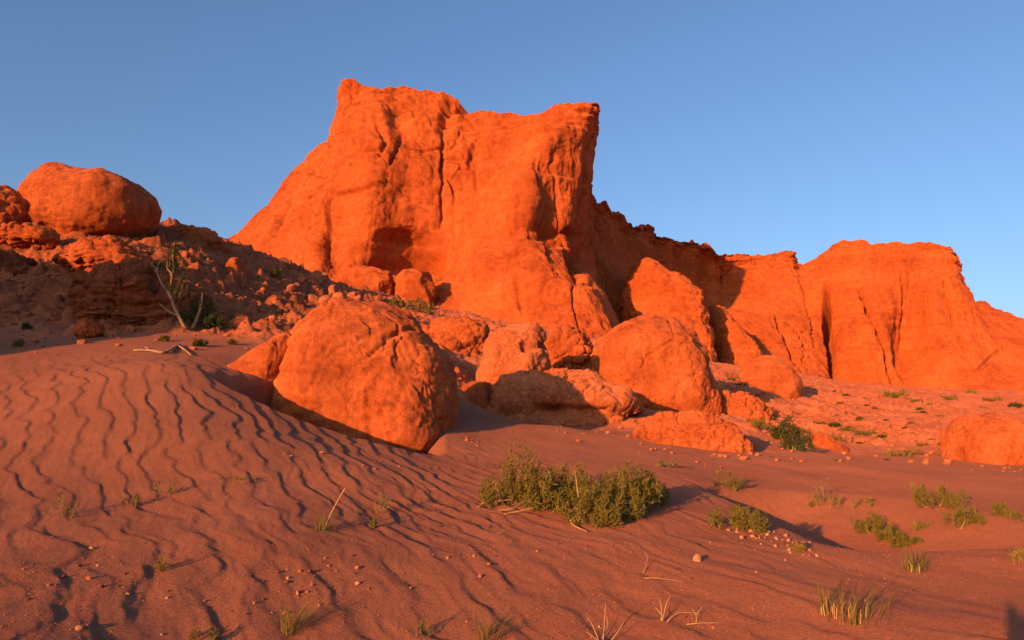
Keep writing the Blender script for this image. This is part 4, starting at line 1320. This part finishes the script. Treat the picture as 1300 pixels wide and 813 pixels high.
for k, (px, py, r, h, n, lean, base, la) in enumerate((
        (1084, 784, 40, 50, 56, 0.75, True, 'grass tuft with thick straw coloured base stalks, low right on the sand'),
        (1163, 726, 16, 36, 50, 0.45, True, 'narrow grass tuft standing below the straggling shrub row'),
        (1050, 780, 8, 50, 14, 0.3, True, 'few tall grass blades just left of the tuft with thick stalks'),
        (372, 802, 16, 52, 44, 0.9, False, 'green grass tuft bending right at the bottom, left of centre'),
        (412, 674, 14, 34, 34, 0.6, False, 'grass tuft with one pale dry stalk among the ripples'),
        (620, 812, 18, 48, 34, 0.8, False, 'curling grass tuft at the bottom edge in the middle'))):
    A2 = G(px, py)
    s = pxm(A2)
    o = empty('grass_tuft', A2)
    tag(o, la, 'grass')
    v, f = blades(200 + k, n, r * s, h * s, lean, 0.9, 0.0028)
    mesh_obj('blades', v, f, M['leaf'], o)
    v, f = blades(230 + k, n // 2, r * s, h * s * 0.75, lean, 1.1, 0.0025)
    mesh_obj('dry_blades', v, f, M['leaf_dry'], o)
    if base:
        rs = np.random.RandomState(260 + k)
        for _ in range(16 if k == 0 else 6):
            x, y = rs.normal(0, r * s * 0.45), rs.normal(0, r * s * 0.3)
            hh = rs.uniform(0.3, 0.6) * h * s * 0.7
            tv, tf = tube([(x, y, -0.02), (x + rs.normal(0, .006), y, hh * 0.5), (x + rs.normal(0, .02), y + rs.normal(0, .01), hh)], 0.0055, 0.002, 5)
            mesh_obj('stalk', tv, tf, M['straw'], o)
    if k == 4:
        tv, tf = tube(smooth_line([(0, 0, 0), (0.06, 0, 0.16), (0.17, 0.0, 0.36)], 8), 0.004, 0.008, 5)
        mesh_obj('stalk', tv, tf, M['straw'], o)

# tufts on the far slope: one of each kind, then copies
tufts = []
for k, (mat, n) in enumerate((('leaf', 10), ('leaf_dry', 9), ('leaf_dark', 11))):
    sp = [(rnd.uniform(-0.4, 0.4), rnd.uniform(-0.2, 0.2), 0, 0.36, 0.34, n) for _ in range(3)]
    tufts.append(bush('slope_tuft', 'small olive tuft growing on the rubble slope below the right cliff', 'plant', (0, 0, -50), 300 + k, sp, stems=1, mat=mat, per=26, leaf=(0.07, 0.14), width=0.016, stem_r=0.01, group='tufts on the slope below the right cliff'))
done = [False] * 3
slope = [(1075, 503, 12), (1060, 498, 7), (1098, 507, 10), (1140, 506, 30), (1165, 510, 14), (1205, 508, 22), (1235, 500, 16), (1260, 510, 24), (1290, 518, 26), (1030, 492, 7), (1012, 498, 8), (1042, 540, 18), (1060, 543, 22), (1078, 548, 18), (1100, 553, 28),
         (1120, 556, 16), (1065, 560, 30), (1140, 580, 34), (1160, 578, 22), (1172, 566, 14), (1200, 566, 16), (1195, 530, 14), (1172, 525, 12), (1215, 560, 16), (1185, 560, 12), (1090, 535, 10), (940, 490, 14), (932, 484, 18), (925, 492, 10), (960, 505, 14), (975, 512, 10),
         (1110, 520, 10), (1125, 535, 8), (1150, 545, 10), (1210, 545, 10), (1020, 520, 8), (1250, 520, 14)]
for _ in range(75):
    px = rnd.uniform(905, 1300)
    py = rnd.uniform(490 + max(0, (px - 1000) * 0.09), 586)
    if not (px > 1195 and py > 520) and not (930 < px < 1020 and py < 520):
        slope.append((px, py, rnd.choice([4, 5, 6, 7, 9, 12])))
for px, py, w in slope:
    k = rnd.choice([0, 0, 1, 2])
    q = G(px, py, 13)
    o = tufts[k] if not done[k] else copy_tree(tufts[k])
    done[k] = True
    sc = w / F * q[1] / 1.3
    o.location = tuple(q)
    o.scale = (sc, sc, sc * rnd.uniform(0.7, 1.2))
    o.rotation_euler = (0, 0, rnd.uniform(-0.5, 0.5))
for k in range(3):
    if not done[k]:
        for ch in list(tufts[k].children):
            bpy.data.objects.remove(ch)
        bpy.data.objects.remove(tufts[k])
for px, py, w, la in ((345, 352, 22, 'green tuft on the shaded slope above the rubble heap'), (208, 434, 14, 'grey green tuft on the sand left of the bare tree'), (252, 440, 18, 'low dark tuft beside the fallen pale branch'), (20, 441, 18, 'small green tuft on the sand strip at the left edge'),
                      (32, 418, 12, 'tiny dark tuft in shade near the left edge'), (530, 400, 40, 'long thin dry tuft behind the huge boulder, near the cliff foot'), (505, 392, 24, 'small dry tuft on the rubble beside the cliff blocks'), (295, 438, 10, 'tiny tuft on the sand right of the fallen branch')):
    q = G(px, py, 13)
    s = pxm(q)
    sp = [(rnd.uniform(-0.25, 0.25) * w * s, 0, 0, w * s * 0.35, w * s * 0.5, 8) for _ in range(2)]
    bush('slope_tuft', la, 'plant', q, 400 + px, sp, stems=1, mat='leaf_dark' if 'dark' in la else 'leaf', per=26, leaf=(3 * s, 6 * s), width=0.6 * s, stem_r=0.01)

# the pale bare tree in front of the dark bank
TY = 17.0
A = G(238, 418, 12)
TY = A[1]
o = empty('tree', A)
tag(o, 'bare crooked tree with pale twisting limbs and thin foliage before the dark bank', 'tree')


def tp(px, py, dy=0.0):
    return P(px, py, TY + dy) - A


for nm, pts, r0, r1 in (
        ('trunk', [(238, 424), (230, 408), (222, 392), (217, 378), (213, 370)], 0.044, 0.030),
        ('branch', [(214, 372), (206, 362), (201, 350), (197, 340), (190, 333), (186, 329)], 0.026, 0.008),
        ('branch', [(215, 375), (217, 360), (218, 348), (212, 340), (214, 328)], 0.024, 0.009),
        ('branch', [(199, 345), (201, 336), (205, 331)], 0.02, 0.008),
        ('branch', [(218, 350), (221, 338), (219, 324), (222, 308)], 0.03, 0.008),
        ('branch', [(226, 401), (214, 396), (202, 385)], 0.03, 0.010)):
    tv, tf = tube(smooth_line([tp(a, b, 0.08 * math.sin(a)) for a, b in pts], 14), r0, r1, 8)
    tv = tv + 0.008 * np.stack([fbm(tv * 9, 2), fbm(tv * 9 + 5, 2), np.zeros(len(tv))], 1)
    mesh_obj(nm, tv, tf, M['bark'], o)
sp = []
for px, py, w, h, n in ((216, 335, 16, 34, 10), (222, 325, 12, 30, 9), (208, 330, 18, 22, 8), (224, 360, 14, 30, 9), (198, 335, 12, 14, 5), (214, 312, 14, 18, 6)):
    a = tp(px, py + h * 0.5)
    sp.append((a[0], a[1] + 0.1, a[2], w * TY / F, h * TY / F, n))
(v, f), lines, rs = bush_parts(33, sp, leaf=(0.05, 0.10), width=0.011, per=34)
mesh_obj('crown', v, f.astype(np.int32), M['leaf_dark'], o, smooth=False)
tv, tf = join([tube(q, 0.008, 0.002, 3) for q in lines])
mesh_obj('twigs', tv, tf, M['bark'], o)
A2 = G(250, 420, 12)
s = pxm(A2)
b = bush('shrub', 'dark bush with an orange dead stub at the foot of the bare tree', 'shrub', A2, 34,
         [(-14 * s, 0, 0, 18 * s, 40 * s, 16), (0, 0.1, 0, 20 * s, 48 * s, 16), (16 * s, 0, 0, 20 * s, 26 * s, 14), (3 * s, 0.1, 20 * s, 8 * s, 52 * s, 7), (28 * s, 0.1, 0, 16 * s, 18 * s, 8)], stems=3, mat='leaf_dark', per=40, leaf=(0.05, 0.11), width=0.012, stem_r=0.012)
tv, tf = tube(smooth_line([(-3 * s, -0.1, 0), (2 * s, -0.12, 14 * s), (5 * s, -0.1, 26 * s), (6 * s, -0.1, 46 * s)], 10), 0.05, 0.016, 7)
mesh_obj('dead_stub', tv, tf, M['straw'], b)

# fallen wood and twigs
o = empty('dead_branch', G(206, 448, 10))
tag(o, 'pale fallen branch with side twigs lying on the sand below the tree', 'branch')
A = np.array(o.location)
for nm, pts, r0, r1 in (('limb', [(170, 447), (190, 447), (208, 450), (220, 444), (228, 440)], 0.018, 0.032), ('twig', [(226, 441), (234, 446), (242, 453)], 0.022, 0.010), ('twig', [(190, 447), (184, 443), (178, 445)], 0.014, 0.006)):
    w = []
    for a, b_ in pts:
        q = G(a, b_, 10)
        w.append((q[0] - A[0], q[1] - A[1], q[2] - A[2] + 0.03))
    tv, tf = tube(smooth_line(w, 12), r0, r1, 6)
    mesh_obj(nm, tv, tf, M['bark'], o)

for la, base, twigs in (
        ('pale dead twigs poking out of the sand at the bottom edge', (768, 812), [[(760, 815, 0), (752, 812, 16), (746, 812, 24)], [(766, 815, 0), (768, 812, 22), (770, 812, 42)], [(764, 815, 2), (772, 812, 16), (768, 812, 32)], [(776, 815, 0), (786, 812, 10), (792, 812, 18)], [(758, 815, 0), (750, 814, 6), (744, 812, 8)]]),
        ('small dead plant with forked twigs beside a dark patch of sand', (842, 786), [[(840, 790, 0), (840, 788, 14), (838, 788, 24)], [(841, 790, 0), (846, 788, 16), (852, 788, 28)], [(840, 788, 6), (832, 788, 14)], [(848, 790, 0), (860, 786, 6), (884, 782, 2)]]),
        ('dry twig forking flat on the sand right of the small dead plant', (885, 790), [[(872, 796, 1), (890, 794, 2), (916, 793, 1)], [(884, 794, 1), (884, 788, 6), (878, 782, 8)], [(884, 788, 6), (892, 782, 10)]]),
        ('long thin pale twig lying on the sand below the large bush', (838, 742), [[(818, 736, 1), (836, 738, 3), (868, 741, 1)], [(817, 730, 1), (822, 718, 6), (820, 714, 10)]]),
        ('short bleached twig on the sand between ripples', (640, 678), [[(632, 680, 1), (640, 678, 2), (646, 674, 3)]])):
    A = G(*base)
    o = empty('dry_twig', A)
    tag(o, la, 'twig')
    s = pxm(A)
    for t in twigs:
        w = []
        for a, b_, up in t:
            q = G(a, b_)
            w.append((q[0] - A[0], q[1] - A[1], q[2] - A[2] + (up + 0.6) * s))
        tv, tf = tube(smooth_line(w, 9), 0.0040, 0.0014, 5)
        mesh_obj('twig', tv, tf, M['straw'], o)

# ---------------------------------------------------------------- the photographer, whose shadow falls on the sand
gz0 = gz(0.05, -0.62) if False else float(ground_z(np.array([0.0]), np.array([-0.6]))[0])
J = {'pelvis': (0, 0, 0.95), 'spine': (0, 0, 1.15), 'chest': (0, 0, 1.34), 'neck': (0, 0.02, 1.50), 'jaw': (0, 0.04, 1.57), 'brow': (0, 0.05, 1.66), 'crown': (0, 0.03, 1.73), 'nose': (0, 0.14, 1.61)}
for sgn, q in ((-1, 'l'), (1, 'r')):
    J.update({'hip' + q: (0.10 * sgn, 0, 0.92), 'knee' + q: (0.12 * sgn, 0.03, 0.50), 'ank' + q: (0.13 * sgn, -0.02, 0.08), 'toe' + q: (0.15 * sgn, 0.16, 0.03),
              'sho' + q: (0.18 * sgn, 0, 1.42), 'elb' + q: (0.27 * sgn, 0.06, 1.17), 'wri' + q: (0.13 * sgn, 0.22, 1.36), 'pal' + q: (0.10 * sgn, 0.27, 1.43)})
    for m_ in range(4):
        J['fin%s%d' % (q, m_)] = ((0.085 + 0.012 * m_) * sgn, 0.30 - 0.015 * m_, 1.48)
        J['tip%s%d' % (q, m_)] = ((0.060 + 0.012 * m_) * sgn, 0.335 - 0.015 * m_, 1.50)
    J['thu' + q] = (0.055 * sgn, 0.25, 1.45)
E_ = [('pelvis', 'spine'), ('spine', 'chest'), ('chest', 'neck'), ('neck', 'jaw'), ('jaw', 'brow'), ('brow', 'crown'), ('jaw', 'nose')]
for q in 'lr':
    E_ += [('pelvis', 'hip' + q), ('hip' + q, 'knee' + q), ('knee' + q, 'ank' + q), ('ank' + q, 'toe' + q), ('chest', 'sho' + q), ('sho' + q, 'elb' + q), ('elb' + q, 'wri' + q), ('wri' + q, 'pal' + q), ('pal' + q, 'thu' + q)]
    for m_ in range(4):
        E_ += [('pal' + q, 'fin%s%d' % (q, m_)), ('fin%s%d' % (q, m_), 'tip%s%d' % (q, m_))]
rad_ = dict(pelvis=.15, spine=.14, chest=.16, neck=.06, jaw=.075, brow=.095, crown=.06, nose=.015, hip=.10, knee=.065, ank=.045, toe=.035, sho=.07, elb=.045, wri=.030, pal=.034, fin=.009, tip=.008, thu=.010)
names = list(J)
me = bpy.data.meshes.new('person')
me.from_pydata([J[n] for n in names], [(names.index(a), names.index(b)) for a, b in E_], [])
pe = bpy.data.objects.new('person', me)
COL.objects.link(pe)
pe.location = (-0.14, -0.55, gz0)
pe.scale = (1.05, 1.05, 1.06)
sk = pe.modifiers.new('skin', 'SKIN')
for n, sv in zip(names, me.skin_vertices[0].data):
    r_ = rad_.get(n) or rad_.get(n[:3]) or rad_[n[:-1]]
    sv.radius = (r_, r_)
    sv.use_root = n == 'pelvis'
pe.modifiers.new('smooth', 'SUBSURF').levels = 2
me.materials.append(M['cloth'])
tag(pe, 'standing photographer in dark clothes whose shadow falls on the sand', 'person')
